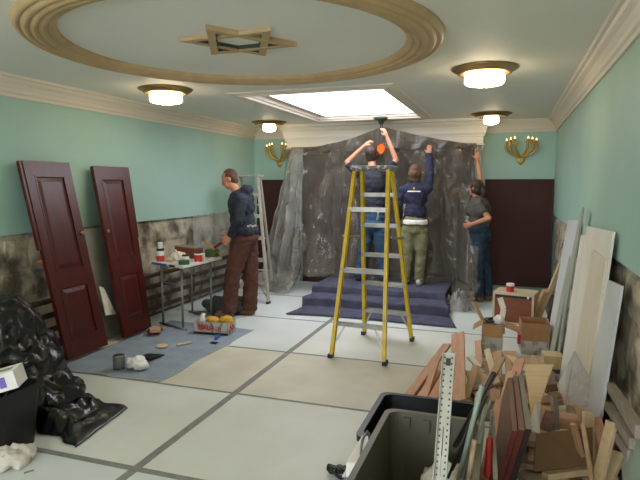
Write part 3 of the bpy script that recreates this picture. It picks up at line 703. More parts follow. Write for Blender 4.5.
# ---------------------------------------------------------------- leaning mahogany doors
def bil(q, t_):
    n = (q[1]-q[0]).cross(q[3]-q[0]).normalized()
    def g(u, v, w=0): return q[0].lerp(q[1], u).lerp(q[3].lerp(q[2], u), v)+n*w
    return g
def hexa(bm, g, u0, u1, v0, v1, w0, w1, ins=0, insv=0):
    vs = [bm.verts.new(g(*p)) for p in ((u0, v0, w0), (u1, v0, w0), (u1, v1, w0), (u0, v1, w0), (u0+ins, v0+insv, w1), (u1-ins, v0+insv, w1), (u1-ins, v1-insv, w1), (u0+ins, v1-insv, w1))]
    for f in ((0, 3, 2, 1), (4, 5, 6, 7), (0, 1, 5, 4), (1, 2, 6, 5), (2, 3, 7, 6), (3, 0, 4, 7)): bm.faces.new([vs[i] for i in f])
def old_door(label, q, strip, knob):
    q = [V(p) for p in q]; g = bil(q, 0); t = thing('mahogany_door', label, 'door', (q[0]+q[1])/2, 'mahogany doors leaning on the left wall')
    bm = NB(); s, w = .17, .0; T = .02
    hexa(bm, g, 0, 1, 0, 1, -.02, .006)                       # core
    for a, b, c, d in ((0, s, 0, 1), (1-s, 1, 0, 1), (s, 1-s, 0, .09), (s, 1-s, .36, .44), (s, 1-s, .93, 1)): hexa(bm, g, a, b, c, d, .006, T)
    if strip < 0: hexa(bm, g, -.055, 0, .56, 1, -.02, .012)
    else: hexa(bm, g, 1, 1.055, .56, 1, -.02, .012)
    fr = obj('frame', bm, M['mah'], t)
    for a, b in ((.09, .36), (.44, .93)):
        bm = NB(); hexa(bm, g, s+.012, 1-s-.012, a+.004, b-.004, .006, .017, .1, .03); obj('raised_panel', bm, M['mah'], t)
        bm = NB()
        for c in ((s, s+.03, a, b), (1-s-.03, 1-s, a, b), (s, 1-s, a, a+.009), (s, 1-s, b-.009, b)): hexa(bm, g, *c, .006, .0225)
        obj('panel_moulding', bm, M['mah'], t)
    p = g(knob, .62, .03); bm = NB(); ell(bm, p, (.016, .016, .02)); tube(bm, [g(knob, .62, .005), p], .007, 8); obj('knob', bm, M['goldd'], t, smooth=True)
old_door('larger mahogany panelled door leaning on the left wall, nearest the bin bag', [(-3.70, 3.84, .03), (-3.70, 4.36, .03), (-4.03, 4.31, 1.80), (-4.03, 3.765, 1.80)], -1, .93)
old_door('mahogany panelled door leaning on the left wall, nearer the folding table', [(-3.70, 4.61, .03), (-3.70, 5.06, .03), (-4.03, 5.17, 1.78), (-4.03, 4.63, 1.78)], 1, .07)
bm = NB(); slab(bm, [(-3.9, 4.42, 0), (-3.9, 4.85, 0), (-4.03, 4.75, 1.15), (-4.03, 4.36, 1.15)], .012); tag(obj('drywall_offcut', bm, M['drywall']), 'grey board offcut leaning on the stone between the two mahogany doors', 'board')
bm = NB(); slab(bm, [(-3.82, 4.50, .28), (-3.82, 4.66, .26), (-3.85, 4.52, .56), (-3.86, 4.47, .58)], .006); tag(obj('paper_scrap', bm, M['cream']), 'small pale paper triangle against the grey board offcut', 'paper')
# rusty wall pipes
for k, (z, l) in enumerate(((.12, 'lowest'), (.25, 'second lowest'), (.38, 'second highest'), (.51, 'highest'))):
    bm = NB(); tube(bm, [(-3.985, .5, z), (-3.985, 4, z+.006*k), (-3.985, 7.9, z)], .026, 10); tag(obj('wall_pipe', bm, M['rust'], smooth=True), 'long rusty brown pipe along the left stone wall, %s of the four' % l, 'pipe', 'pipes along the left wall')
for i, y in enumerate((1.6, 4.55, 7.85)):
    t = thing('pipe_bracket', 'dark upright bracket holding the wall pipes, ' + ('beyond the left edge near the camera', 'between the two mahogany doors', 'at the far end by the aluminium ladder')[i], 'bracket', (-4.0, y, 0)); bm = NB(); box2(bm, (-4.03, y, 0), (-4.012, y+.04, .6)); obj('upright', bm, M['rust'], t)
for px, py, l in ((42, 262, 'orange clay stub in the left stone wall, the higher one'), (22, 305, 'orange clay stub in the left stone wall, the lower one')):
    p = PX(px, py, -4.04); bm = NB(); tube(bm, [p-V((.05, 0, 0)), p+V((.05, .02, 0))], .017, 8); tag(obj('clay_stub', bm, M['copper']), l, 'pipe stub')
# ---------------------------------------------------------------- folding table and what lies on it
A, B, D = V((-3.80, 5.23, 0)), V((-3.24, 5.03, 0)), V((-3.22, 5.84, 0))
e1 = (B-A); e2 = (D-B)-e1*.0; zt = .74
t = thing('folding_table', 'small white topped folding table with steel legs by the stone wall', 'table', (A+B+e2)/2)
def tb(u, v, z): p = A+e1*u+e2*v; return V((p.x, p.y, z))
bm = NB(); slab(bm, [tb(0, 0, zt-.035), tb(1, 0, zt-.035), tb(1, 1, zt-.035), tb(0, 1, zt-.035)], .035); obj('tabletop', bm, M['offw'], t, bevel=.008)
for v in (.12, .85):
    for u in (.2, .8): bm = NB(); tube(bm, [tb(u, v, zt-.04), tb(u, v, .012)], .013, 10); obj('leg', bm, M['steel'], t, smooth=True)
    bm = NB(); tube(bm, [tb(.1, v, .02), tb(.9, v, .02)], .014, 8); obj('foot_bar', bm, M['steel'], t, smooth=True); bm = NB(); tube(bm, [tb(.2, v, .5), tb(.8, v, .5)], .009, 8); obj('cross_bar', bm, M['steel'], t, smooth=True)
bm = NB(); 
dn = V((e1.y, -e1.x, 0)).normalized()*.002
def lab(u0, u1, z0, z1, m, nm):
    bm = NB(); slab(bm, [tb(u0, 0, z0)+dn, tb(u1, 0, z0)+dn, tb(u1, 0, z1)+dn, tb(u0, 0, z1)+dn], .002); o = obj(nm, bm, m, t)
lab(.06, .52, zt-.032, zt-.008, M['blue'], 'edge_label'); lab(.60, .76, zt-.032, zt-.008, M['black'], 'edge_label')
def tin(name, label, p, r, h, layers, cat, n=20, group=None):
    """layers: list (name, z0, z1, mat, rscale)"""
    t = thing(name, label, cat, p, group)
    for nm, a, b, m, k in layers:
        bm = NB(); lathe(bm, [(.001, a*h), (r*k-.002, a*h), (r*k, a*h+.002), (r*k, b*h-.002), (r*k-.002, b*h), (.001, b*h)], p, n); obj(nm, bm, m, t, smooth=False)
    return t
tin('glue_bottle', 'tall white bottle with red band and dark neck at the left table corner', tb(.2, .1, zt), .045, .21, [('body', 0, .18, M['red'], 1), ('body_band', .18, .3, M['red'], 1.01), ('upper_body', .3, .55, M['white'], .98), ('neck_band', .55, .68, M['black'], .95), ('cap', .68, 1, M['offw'], .6)], 'bottle')
tin('paint_pot', 'small pot with bright red side and dark lid on the table', tb(.93, .42, zt), .045, .1, [('body', 0, .75, M['red'], 1), ('rim', .75, .9, M['white'], 1.02), ('lid', .9, 1.05, M['black'], .9)], 'pot')
tin('paint_pot', 'small white pot beside the green tape roll on the table', tb(.8, .22, zt), .038, .09, [('body', 0, .8, M['white'], 1), ('lid', .8, 1, M['doorside'], .95)], 'pot')
tin('paint_pot', 'pale pot behind the red pot on the table', tb(.9, .55, zt), .032, .075, [('body', 0, .85, M['cream'], 1), ('lid', .85, 1, M['offw'], 1.03)], 'pot')
c = tb(.9, .1, zt); bm = NB(); lathe(bm, [(.025, 0), (.058, 0), (.058, .045), (.025, .045)], c, 24, close=True); tag(obj('tape_roll', bm, M['green']), 'dark green tape roll lying at the near table corner', 'tape roll')
t2 = thing('wooden_tray', 'long reddish wooden box standing along the back of the table', 'box', tb(.35, .6, zt))
a, b = tb(.1, .62, zt), tb(.72, .62, zt)
bm = NB(); plank(bm, a+V((0, 0, .06)), b+V((0, 0, .06)), .12, .12); obj('body', bm, M['cabin'], t2); bm = NB(); plank(bm, a+V((0, 0, .128)), b+V((0, 0, .128)), .14, .012); obj('lid', bm, M['oldgrey'], t2)
bm = NB(); c = tb(.82, .88, zt); box(bm, c+V((0, 0, .045)), (.13, .1, .09)); tag(obj('green_carton', bm, mat('olive green', '#4c6a3c', .7), bevel=.004), 'olive green carton at the far end of the table', 'box')
bm = NB(); c = tb(.5, .3, zt); ell(bm, c+V((0, 0, .045)), (.09, .06, .045)); b = remeshed(bm, .012, 0); ruffle(b, .035, 22, 3, ridged=True); tag(obj('paper_wad', b, M['white']), 'crumpled white rag in the middle of the table', 'rag')
bm = NB(); c = tb(.42, .12, zt); ell(bm, c+V((0, 0, .025)), (.05, .04, .022)); b = remeshed(bm, .01, 0); ruffle(b, .02, 24, 6); tag(obj('work_glove', b, M['ply']), 'tan crumpled glove between the bottle and the rag on the table', 'glove')
bm = NB(); plank(bm, tb(.52, .2, zt+.13), tb(.84, .12, zt+.03), .022, .012); tag(obj('paint_stick', bm, M['pine']), 'pale wooden stir stick resting slantwise over the white rag', 'stick')
bm = NB(); plank(bm, tb(.95, .98, zt+.02), tb(.8, .72, zt+.2), .03, .012); t3 = tag(obj('brush', bm, M['yel']), 'yellow handled brush leaning on the olive carton', 'brush')
bm = NB(); plank(bm, tb(.6, .95, zt+.02), tb(.98, .99, zt+.16), .05, .02); tag(obj('wood_offcut', bm, M['redend']), 'dark red wood strip at the far end of the table', 'wood offcut')
# soft bag on the floor under the table
bm = NB(); c = V((-3.32, 6.05, 0)); ell(bm, c+V((0, 0, .09)), (.3, .2, .1)); ell(bm, c+V((.12, 0, .15)), (.15, .13, .08)); b = remeshed(bm, .02, 3); ruffle(b, .05, 8, 3)
for v in b.verts: v.co.z = max(v.co.z, .005)
tag(obj('duffel_bag', b, mat('dark grey cloth', '#3b3b3a', .9, var='#4a4a4a', sc=12), smooth=True), 'slumped dark grey cloth bag on the floor under the folding table', 'bag')
# ---------------------------------------------------------------- drop cloth and things on it
def dc(u, v):
    q = bil([V((-3.69, 3.66, 0)), V((-2.64, 3.72, 0)), V((-2.62, 5.42, 0)), V((-3.72, 5.5, 0))], 0)
    p = q(u, v); p.x += .03*noise.noise(V((v*4, 1, 0)))*(1 if u > .5 else .3); p.y += .04*noise.noise(V((u*4, 2, 0)))
    p.z = .004+.006*abs(noise.noise(V((p.x*3, p.y*2, 1))))
    return p
bm = NB(); grid(bm, dc, 50, 70); o = obj('drop_cloth', bm, M['cloth'], smooth=True); thick(o, .006, 1)
bm = NB()
for e in (lambda s: dc(s, 0), lambda s: dc(1, s)): tube(bm, [e(i/30)+V((0, 0, .002)) for i in range(31)], .005, 6)
obj('hem', bm, M['tape2'], o); tag(o, 'blue grey drop cloth spread on the floor before the mahogany doors', 'drop cloth')
t = thing('tin_can', 'dented grey tin can standing on the drop cloth', 'can', PZ(119, 368, .012)); p = PZ(119, 368, .012)
bm = NB(); lathe(bm, [(.001, 0), (.048, 0), (.05, .004), (.05, .115), (.047, .115), (.046, .008), (.001, .008)], p, 28); obj('body', bm, M['steel'], t, smooth=False)
bm = NB(); lathe(bm, [(.048, .11), (.053, .11), (.053, .118), (.048, .118)], p, 28, close=True); obj('rim', bm, M['alu'], t)
def wad(name, label, p, s, m, cat, seed, amp=.04, sc=16):
    bm = NB(); ell(bm, p+V((0, 0, s[2]*.8)), s, None, 24, 16); ell(bm, p+V((s[0]*.6, -s[1]*.2, s[2]*.5)), (s[0]*.6, s[1]*.6, s[2]*.6)); b = remeshed(bm, .012, 0); ruffle(b, amp, sc, seed, ridged=True)
    for v in b.verts: v.co.z = max(v.co.z, p.z+.002)
    return tag(obj(name, b, m), label, cat)
wad('paper_wad', 'crumpled white paper on the drop cloth beside the tin can', PZ(137, 368, .012), (.085, .06, .05), M['white'], 'crumpled paper', 2, .05, 18)
wad('paper_wad', 'crumpled white paper on the floor at the bottom left corner', PZ(10, 462, .0), (.10, .12, .035), M['cream'], 'crumpled paper', 9, .06, 13)
bm = NB(); c = PZ(150, 357, .018); slab(bm, [c+V(v) for v in ((-.09, -.07, 0), (.06, -.08, 0), (.1, .08, 0), (-.06, .06, 0))], .012); tag(obj('folded_rag', bm, M['black']), 'small black folded rag behind the crumpled paper on the drop cloth', 'rag')
bm = NB(); lathe(bm, [(.001, 0), (.06, 0), (.055, .008), (.001, .01)], PZ(162, 346, .014), 18); tag(obj('sanding_disc', bm, M['ply']), 'tan sanding disc lying flat on the drop cloth', 'disc')
bm = NB(); plank(bm, PZ(177, 345, .02), PZ(192, 342, .02), .03, .012); tag(obj('wood_sliver', bm, M['pine']), 'pale wood sliver on the drop cloth right of the sanding disc', 'wood offcut')
t = thing('scraper', 'small blue handled scraper on the cloth in front of the printed carton', 'scraper', PZ(217, 338, .014))
bm = NB(); plank(bm, PZ(216, 338.5, .022), PZ(219, 335, .022), .03, .02); obj('handle', bm, M['blue'], t); bm = NB(); plank(bm, PZ(211, 342, .016), PZ(217, 343, .016), .045, .004); obj('blade', bm, M['black'], t)
for k, (dz, m, l) in enumerate(((0, M['redend'], 'dark red wood block, lower of the pair beside the second mahogany door'), (.035, M['cedar'], 'pinkish wood block on top of the dark red one beside the second door'))):
    bm = NB(); c = PZ(155, 331-k*1.5, .03+dz); box(bm, c, (.13-.02*k, .17-.03*k, .03), Matrix.Rotation(.4+.3*k, 3, 'Z')); tag(obj('wood_block', bm, m), l, 'wood block')
# printed carton with gloves
A2, B2, C2 = PZ(194, 333, .012), PZ(228, 335.5, .012), PZ(233, 328, .012)
e1b = B2-A2; e2b = V((-e1b.y, e1b.x, 0)).normalized()*.2; hB = .13
t = thing('printed_carton', 'pale carton with red cursive print, open and holding yellow gloves', 'box', (A2+B2)/2+e2b/2)
def cb(u, v, z): p = A2+e1b*u+e2b*v; return V((p.x, p.y, .012+z))
bm = NB()
for q4 in ([(0, 0), (1, 0)], [(1, 0), (1, 1)], [(1, 1), (0, 1)], [(0, 1), (0, 0)]):
    a, b = q4; slab(bm, [cb(*a, 0), cb(*b, 0), cb(*b, hB), cb(*a, hB)], -.004)
slab(bm, [cb(0, 0, .002), cb(1, 0, .002), cb(1, 1, .002), cb(0, 1, .002)], .004); obj('carton_body', bm, M['cardw'], t)
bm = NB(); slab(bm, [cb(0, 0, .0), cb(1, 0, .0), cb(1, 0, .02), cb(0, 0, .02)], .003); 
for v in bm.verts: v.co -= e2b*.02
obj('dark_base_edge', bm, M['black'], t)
bm = NB(); nn = -e2b.normalized()*.006
def scr(u0, u1, ph):
    pts = []
    for i in range(60):
        u = u0+(u1-u0)*i/59; th = i/59*2*PI*4.5
        pts.append(cb(u+.02*math.cos(th), 0, .072+.026*math.sin(th+ph)*(1 if i > 12 else 1.4)+.01*math.sin(th*.37))+nn)
    tube(bm, pts, .0042, 5)
scr(.12, .34, 0); scr(.36, .58, 1.0)
tube(bm, [cb(.72, 0, .03)+nn, cb(.74, 0, .08)+nn, cb(.79, 0, .04)+nn, cb(.8, 0, .085)+nn], .005, 5); obj('red_print', bm, M['red'], t)
bm = NB(); ns = e1b.normalized()*.005
tube(bm, [cb(1, .2, .03)+ns, cb(1, .3, .09)+ns, cb(1, .5, .03)+ns, cb(1, .6, .09)+ns, cb(1, .8, .04)+ns], .005, 5); obj('side_print', bm, M['red'], t)
for u, v, s, m, l in ((.45, .5, (.07, .05, .03), 'yel', 'yellow work glove in the left half of the printed carton'), (.85, .5, (.075, .05, .04), 'yel', 'yellow work glove in the right half of the printed carton')):
    wad('work_glove', l, cb(u, v, hB-.02), s, M[m], 'glove', int(u*10), .02, 18)
wad('paper_wad', 'white tissue sticking out of the left end of the printed carton', cb(.17, .4, hB-.03), (.03, .03, .06), M['white'], 'tissue', 4, .02, 20)
# ---------------------------------------------------------------- black bin bags at the left
def chain_mesh(parts, vox=.02): 
    bm = NB()
    for c, s in parts: ell(bm, c, s, None, 20, 12)
    return remeshed(bm, vox, 4)
b = chain_mesh([((-3.5, 3.02, .28), (.36, .36, .34)), ((-3.48, 3.05, .52), (.25, .26, .22)), ((-3.32, 3.0, .25), (.25, .28, .25)), ((-3.1, 2.98, .11), (.26, .26, .12)), ((-3.5, 3.1, .66), (.12, .13, .10)), ((-3.55, 2.7, .3), (.3, .3, .3)), ((-3.2, 2.72, .18), (.3, .22, .2))])
ruffle(b, .07, 3.2, 3, (1, 1, .5), ridged=True); ruffle(b, .035, 7, 8, (1, 1, .35), ridged=True); ruffle(b, .008, 18, 5, (1, 1, .5), ridged=True)
for v in b.verts: v.co.z = max(v.co.z, .004)
tag(obj('bin_bag', b, M['bag'], smooth=True), 'big heaped glossy black bin bag against the left wall', 'bin bag', 'black bin bags')
def tail(u, v):
    q = bil([V((-3.02, 2.74, 0)), V((-2.45, 2.58, 0)), V((-2.54, 3.18, 0)), V((-3.05, 3.25, 0))], 0); p = q(u, v)
    e = min(u*1.6, 1-u, v, 1-v)*2; h = .13*(1-u)**1.3+.03
    p.x += .05*noise.noise(V((v*3.3, 2, u))); p.y += .06*noise.noise(V((u*4, 1, v)))-.12*u*(1-v)*0
    p.z = .004+h*min(1, max(0, e)*2.2)**.6*(.55+.9*abs(noise.noise(V((u*3.5, v*3.5, 2))))+.25*(1-2*abs(noise.noise(V((u*5, v*4, 5))))))
    p.z = max(p.z, .004)
    return p
bm = NB(); grid(bm, tail, 90, 80); o = obj('bin_bag', bm, M['bag'], smooth=True); thick(o, .004, 1); tag(o, 'flattened glossy black bin bag spread on the floor, tail of the heap', 'bin bag', 'black bin bags')
t = thing('rubbish_bin', 'dark open rubbish bin below the white tissue carton at the left edge', 'bin', (-2.86, 2.42, 0))
def tub(x0, x1, y0, y1, h, tp, th, m, t, nm='body', rim=.02, z0=0):
    bm = NB(); vs = []
    o = [(x0+tp, y0+tp), (x1-tp, y0+tp), (x1-tp, y1-tp), (x0+tp, y1-tp)]; O = [(x0, y0), (x1, y0), (x1, y1), (x0, y1)]
    def rr(q, ins, z):
        cx = sum(p[0] for p in q)/4; cy = sum(p[1] for p in q)/4; out = []
        xs_ = [p[0] for p in q]; ys_ = [p[1] for p in q]; a, b, c, d = min(xs_)+ins, max(xs_)-ins, min(ys_)+ins, max(ys_)-ins; R = .05
        for (px, py, a0) in ((b-R, d-R, 0), (a+R, d-R, 90), (a+R, c+R, 180), (b-R, c+R, 270)):
            for k in range(6): an = math.radians(a0+k*18); out.append(V((px+R*math.cos(an), py+R*math.sin(an), z)))
        return [bm.verts.new(p) for p in out]
    R_ = [rr(o, 0, z0), rr(O, 0, z0+h-.03), rr(O, -rim, z0+h-.03), rr(O, -rim, z0+h), rr(O, th, z0+h), rr(o, th, z0+.015)]
    for i in range(5):
        for k in range(24): bm.faces.new((R_[i][k], R_[i][(k+1) % 24], R_[i+1][(k+1) % 24], R_[i+1][k]))
    bm.faces.new(R_[0][::-1]); bm.faces.new(R_[-1])
    return obj(nm, bm, m, t)
tub(-3.08, -2.72, 2.28, 2.62, .38, .03, .006, M['toteb'], t, 'body'); 
bm = NB(); tube(bm, [(-3.0, 2.27, .385), (-2.9, 2.24, .42), (-2.8, 2.27, .385)], .008, 8); obj('handle', bm, M['black'], t)
# white tissue carton on it
t = thing('tissue_carton', 'white carton with a purple and yellow print on the dark bin', 'box', (-2.9, 2.42, .4))
o1 = PZ(0, 392, .42); d1 = (PZ(25, 370, .46)-o1); 
Mx = Matrix.Rotation(.5, 3, 'Z') @ Matrix.Rotation(-.25, 3, 'Y'); cT = PZ(2, 380, .5)
bm = NB(); box(bm, cT, (.2, .15, .1), Mx); obj('carton_body', bm, M['white'], t)
bm = NB(); box(bm, cT+Mx @ V((.03, -.0765, .0)), (.035, .002, .06), Mx); obj('purple_print', bm, M['purple'], t)
bm = NB(); box(bm, cT+Mx @ V((-.03, -.0765, -.01)), (.04, .002, .06), Mx); obj('yellow_print', bm, M['yel'], t)
bm = NB(); box(bm, cT+Mx @ V((0, 0, .0505)), (.14, .05, .002), Mx); obj('top_slot', bm, M['drywall'], t)
bm = NB(); plank(bm, PZ(24, 473, .004), PZ(34, 470, .004), .008, .006); tag(obj('wood_sliver', bm, M['oldgrey']), 'tiny grey sliver on the floor near the bottom left corner', 'wood offcut')
# ---------------------------------------------------------------- wooden box with cup, cardboard boxes
t = thing('wooden_box', 'pale wood box with reddish brown front standing before the right maroon panel', 'box', (.07, 6.8, 0))
g = bil([PZ(492, 322, 0), PZ(533, 327, 0), PZ(533, 327, 0)+V((0, 0, .36)), PZ(492, 322, 0)+V((0, 0, .36))], 0)
bm = NB(); n_ = -1
for c in ((0, 1, 0, .06), (0, 1, .93, 1), (0, .05, .06, .93), (.95, 1, .06, .93)): hexa(bm, g, *c, -.34, 0)
obj('case', bm, mat('cream wood', '#cbbd9d', .6, var='#bfb08e', sc=9), t)
bm = NB(); hexa(bm, g, .05, .95, .06, .93, -.06, -.012); obj('front_panel', bm, M['cabin'], t)
bm = NB(); hexa(bm, g, .06, .93, .85, .93, -.012, -.004); obj('front_lip', bm, M['doorside'], t)
bm = NB(); p = g(.86, .9, .012); tube(bm, [g(.86, .9, -.001), p], .012, 10); obj('knob', bm, M['white'], t)
top = g(.38, 1, -.1)
tin('paper_cup', 'red and white paper cup on the pale wooden box', top+V((0, 0, .001)), .045, .095, [('cup', 0, .72, M['red'], .95), ('white_band', .72, 1, M['white'], 1)], 'cup')
def openbox(label, q, h, d, m, flaps, m2, z0=0):
    q = [V(p) for p in q]; e = q[1]-q[0]; nrm = V((-e.y, e.x, 0)).normalized()*d; t = thing('cardboard_box', label, 'box', (q[0]+q[1]+nrm)/2)
    P = [q[0], q[1], q[1]+nrm, q[0]+nrm]; up = V((0, 0, h)); bm = NB()
    for i in range(4): slab(bm, [P[i], P[(i+1) % 4], P[(i+1) % 4]+up, P[i]+up], -.004)
    slab(bm, [p+V((0, 0, .002)) for p in P], .004); obj('carton_body', bm, m, t)
    for i, ang, L in flaps:
        a, b = P[i]+up, P[(i+1) % 4]+up; out = (b-a).cross(V((0, 0, 1))).normalized()*-1 if False else (b-a).cross(V((0, 0, 1))).normalized()
        w_ = out*math.cos(ang)*L+V((0, 0, math.sin(ang)*L)); bm = NB(); slab(bm, [a, b, b+w_*1-(b-a)*.03, a+w_+(b-a)*.03], .004); obj('flap', bm, m2, t)
    return P, up
P1, up1 = openbox('open pale sided cardboard box full of scraps, left of the plain box', (PZ(481, 357), PZ(502, 359)), .31, .24, M['cardw'], [(0, -1.2, .11), (1, -.35, .16), (3, -.6, .1)], M['card'])
P2, up2 = openbox('open brown cardboard box with pale printed base, right of the scrap box', (PZ(521, 354), PZ(549, 356)), .13, .28, M['cardw'], [], M['card'])
bm = NB()
for i in range(4): slab(bm, [P2[i]+up2, P2[(i+1) % 4]+up2, P2[(i+1) % 4]+up2*2.3, P2[i]+up2*2.3], -.004)
o = obj('carton_upper', bm, M['card'], None); o.parent = [x for x in bpy.data.objects if x.name.startswith('cardboard_box')][-1]
o.location = -V(o.parent.location)
bm = NB(); c = (P1[0]+P1[2])/2+up1*1.02; pts = [c+V((.07*math.cos(k*.7), .06*math.sin(k*.7), .01+.006*(k % 3))) for k in range(20)]; tube(bm, pts, .014, 6); tag(obj('cable_coil', bm, M['dkrod'], smooth=True), 'dark coiled cable lying in the scrap box', 'cable')
bm = NB(); plank(bm, c+V((-.03, 0, -.1)), PY(473, 302, 5.45), .035, .02); tag(obj('wood_offcut', bm, M['cedar2']), 'brown stick rising to the left out of the scrap box', 'wood offcut')
bm = NB(); p0 = c+V((.09, -.05, -.1)); p3 = PY(500, 298, 5.4)
pts = [p0, p0.lerp(p3, .4)+V((.0, 0, 0)), p0.lerp(p3, .7)+V((.025, 0, 0)), p3]
for i in range(3): plank(bm, pts[i], pts[i+1]+(pts[i+1]-pts[i])*.03, .05, .008, V((0, 1, 0)))
tag(obj('wood_offcut', bm, M['cream']), 'curved pale strip standing up out of the scrap box', 'wood offcut')
bm = NB(); ell(bm, c+V((.05, -.05, .03)), (.045, .04, .04)); b = remeshed(bm, .01, 0); ruffle(b, .02, 20, 1, ridged=True); tag(obj('paper_wad', b, M['white']), 'white paper scrap in the scrap box beside the coiled cable', 'crumpled paper')
bm = NB(); p = PZ(519, 338, .12); box(bm, p, (.03, .12, .09)); tag(obj('red_carton', bm, M['red']), 'small red carton wedged between the two cardboard boxes', 'box')
# ---------------------------------------------------------------- totes and toolbox at the bottom
t = thing('storage_tote', 'black plastic tote behind the grey green one', 'tote', (-.38, 2.5, 0), 'plastic storage totes'); tub(-.63, -.12, 2.42, 2.98, .43, .03, .008, M['toteb'], t, 'body', .02)
t = thing('storage_tote', 'grey green plastic tote nearest the camera, holding rods', 'tote', (-.33, 2.35, .03), 'plastic storage totes'); tub(-.475, -.085, 1.62, 2.36, .6, .035, .006, M['tote'], t, 'body', .018, .0)
for k in range(4): 
    bm = NB(); box2(bm, (-.41+.085*k, 2.335, .53), (-.38+.085*k, 2.352, .58)); obj('rib', bm, M['tote'], t)
wad('brown_cloth', 'crumpled brown cloth lying in the grey green tote', V((-.29, 1.93, .03)), (.12, .17, .22), M['brownc'], 'cloth', 3, .04, 9)
bm = NB()
def pap(u, v): return V((-.30+.18*u, 1.98+.26*v, .42+.05*math.sin(u*3)+.03*noise.noise(V((u*4, v*4, 1)))))
grid(bm, pap, 12, 12); o = obj('paper_sheet', bm, M['white'], smooth=True); thick(o, .002); tag(o, 'curled white paper on the brown cloth in the tote', 'paper')
t = thing('toolbox', 'white metal toolbox with a bent handle left of the totes', 'toolbox', (-.78, 2.55, 0))
bm = NB(); box2(bm, (-.61, 2.12, 0), (-.50, 2.39, .45)); obj('body', bm, M['white'], t, bevel=.01)
bm = NB(); box2(bm, (-.625, 2.115, .38), (-.495, 2.395, .386)); obj('lid_seam', bm, M['steel'], t)
bm = NB(); tube(bm, [(-.56, 2.18, 0.460), (-.56, 2.185, 0.495), (-.56, 2.21, 0.515), (-.56, 2.29, 0.515), (-.56, 2.32, 0.495), (-.56, 2.33, 0.460)], .006, 8); obj('handle', bm, M['steel'], t, smooth=True)
bm = NB(); box2(bm, (-.56, 2.108, .34), (-.53, 2.12, .42)); obj('latch', bm, M['steel'], t)
for k, (a, b) in enumerate((((335, 474), (342, 479)), ((345, 478), (350, 474)))):
    bm = NB(); p = PZ(*a, .0); ell(bm, p+V((0, 0, .03)), (.05, .05, .03)); bb = remeshed(bm, .012, 1); ruffle(bb, .03, 14, k); 
    for v in bb.verts: v.co.z = max(v.co.z, .003)
    tag(obj('black_scrap', bb, M['bag'], smooth=True), ('left', 'right')[k]+' black plastic scrap on the floor at the toolbox corner', 'plastic scrap')
def kz(z): return 1.6-(1.6-z)*.87
# perforated metal strip
t = thing('perforated_strip', 'pale perforated metal strip standing in the grey green tote', 'metal strip', (-.28, 2.3, .06))
a, b = PZ(439, 492, kz(.36)), PZ(449, 353, kz(.86)); d = (b-a).normalized(); s_, u_ = frame(d, V((0, 1, 0)))
wS = .044
bm = NB(); 
for o_ in (-1, 1): plank(bm, a+s_*o_*wS*.27, b+s_*o_*wS*.27, wS*.46, .003, V((0, 1, 0)))
for o_ in (-.5, .5): plank(bm, a+s_*o_*wS+u_*-.008, b+s_*o_*wS+u_*-.008, .003, .018, V((0, 1, 0)))
plank(bm, a.lerp(b, .45), b, wS*.1, .003, V((0, 1, 0))); obj('channel', bm, mat('dull pale steel', '#b4b3a6', .45, metal=.3, var='#a5a497', sc=20), t)
bm = NB(); L_ = (b-a).length; k_ = int(L_/.022)
for k in range(k_):
    for o_ in (-.3, .3): p = a+d*(k+.5)*.022+s_*o_*wS; box(bm, p, (.006, .0045, .007), Matrix((s_, u_, d)).transposed())
o = obj('holes', bm, M['dkrod'], t)
bm = NB(); p = a.lerp(b, .93); box(bm, p, (.018, .006, .028), Matrix((s_, u_, d)).transposed()); obj('slot', bm, M['dkrod'], t)
# rods and tubes in the tote
rods = [((455, 446), .42, (494, 373), .82, .011, 'dkrod', 'thick dark steel rod leaning right out of the tote'),
 ((452, 470), .36, (487, 396), .72, .007, 'dkrod', 'thin dark steel rod crossing the thick one in the tote'),
 ((462, 478), .3, (491, 400), .66, .005, 'steel', 'thinnest grey rod nearest the mahogany boards'),
 ((458, 480), .32, (482, 386), .80, .010, 'tubeg', 'grey green tube standing beside the perforated strip'),
 ((463, 482), .3, (478, 392), .72, .008, 'tubeg', 'second grey green tube, right of the first in the tote'),
 ((470, 484), .3, (486, 404), .6, .010, 'tubeg', 'short grey green tube at the right side of the tote'),
 ((468, 486), .3, (474, 440), .5, .012, 'ply', 'yellowish stub of dowel low in the tote'),
 ((448, 478), .34, (471, 420), .6, .006, 'dkrod', 'short thin dark rod low beside the perforated strip')]
for a, za, b, zb, r, m, l in rods:
    bm = NB(); tube(bm, [PZ(*a, kz(za)), PZ(*b, kz(zb))], r*.87, 10); tag(obj('metal_rod' if m != 'ply' else 'dowel', bm, M[m], smooth=True), l, 'rod', 'rods standing in the tote')
t = thing('bar_clamp', 'bar clamp with a long bright red handle between tote and mahogany boards', 'clamp', PZ(488, 478, .25))
bm = NB(); a, b = PZ(487, 478, .3), PZ(490, 436, .44); tube(bm, [a, a.lerp(b, .1), a.lerp(b, .5), a.lerp(b, .9), b], [.010, .016, .014, .016, .009], 12); obj('handle', bm, M['red'], t, smooth=True)
bm = NB(); tube(bm, [b, b+(b-a)*.5], .006, 8); obj('screw_rod', bm, M['steel'], t, smooth=True)
bm = NB(); plank(bm, PZ(496, 486, .28), PZ(492, 410, .5), .02, .006, V((0, 1, 0))); obj('bar', bm, M['steel'], t)
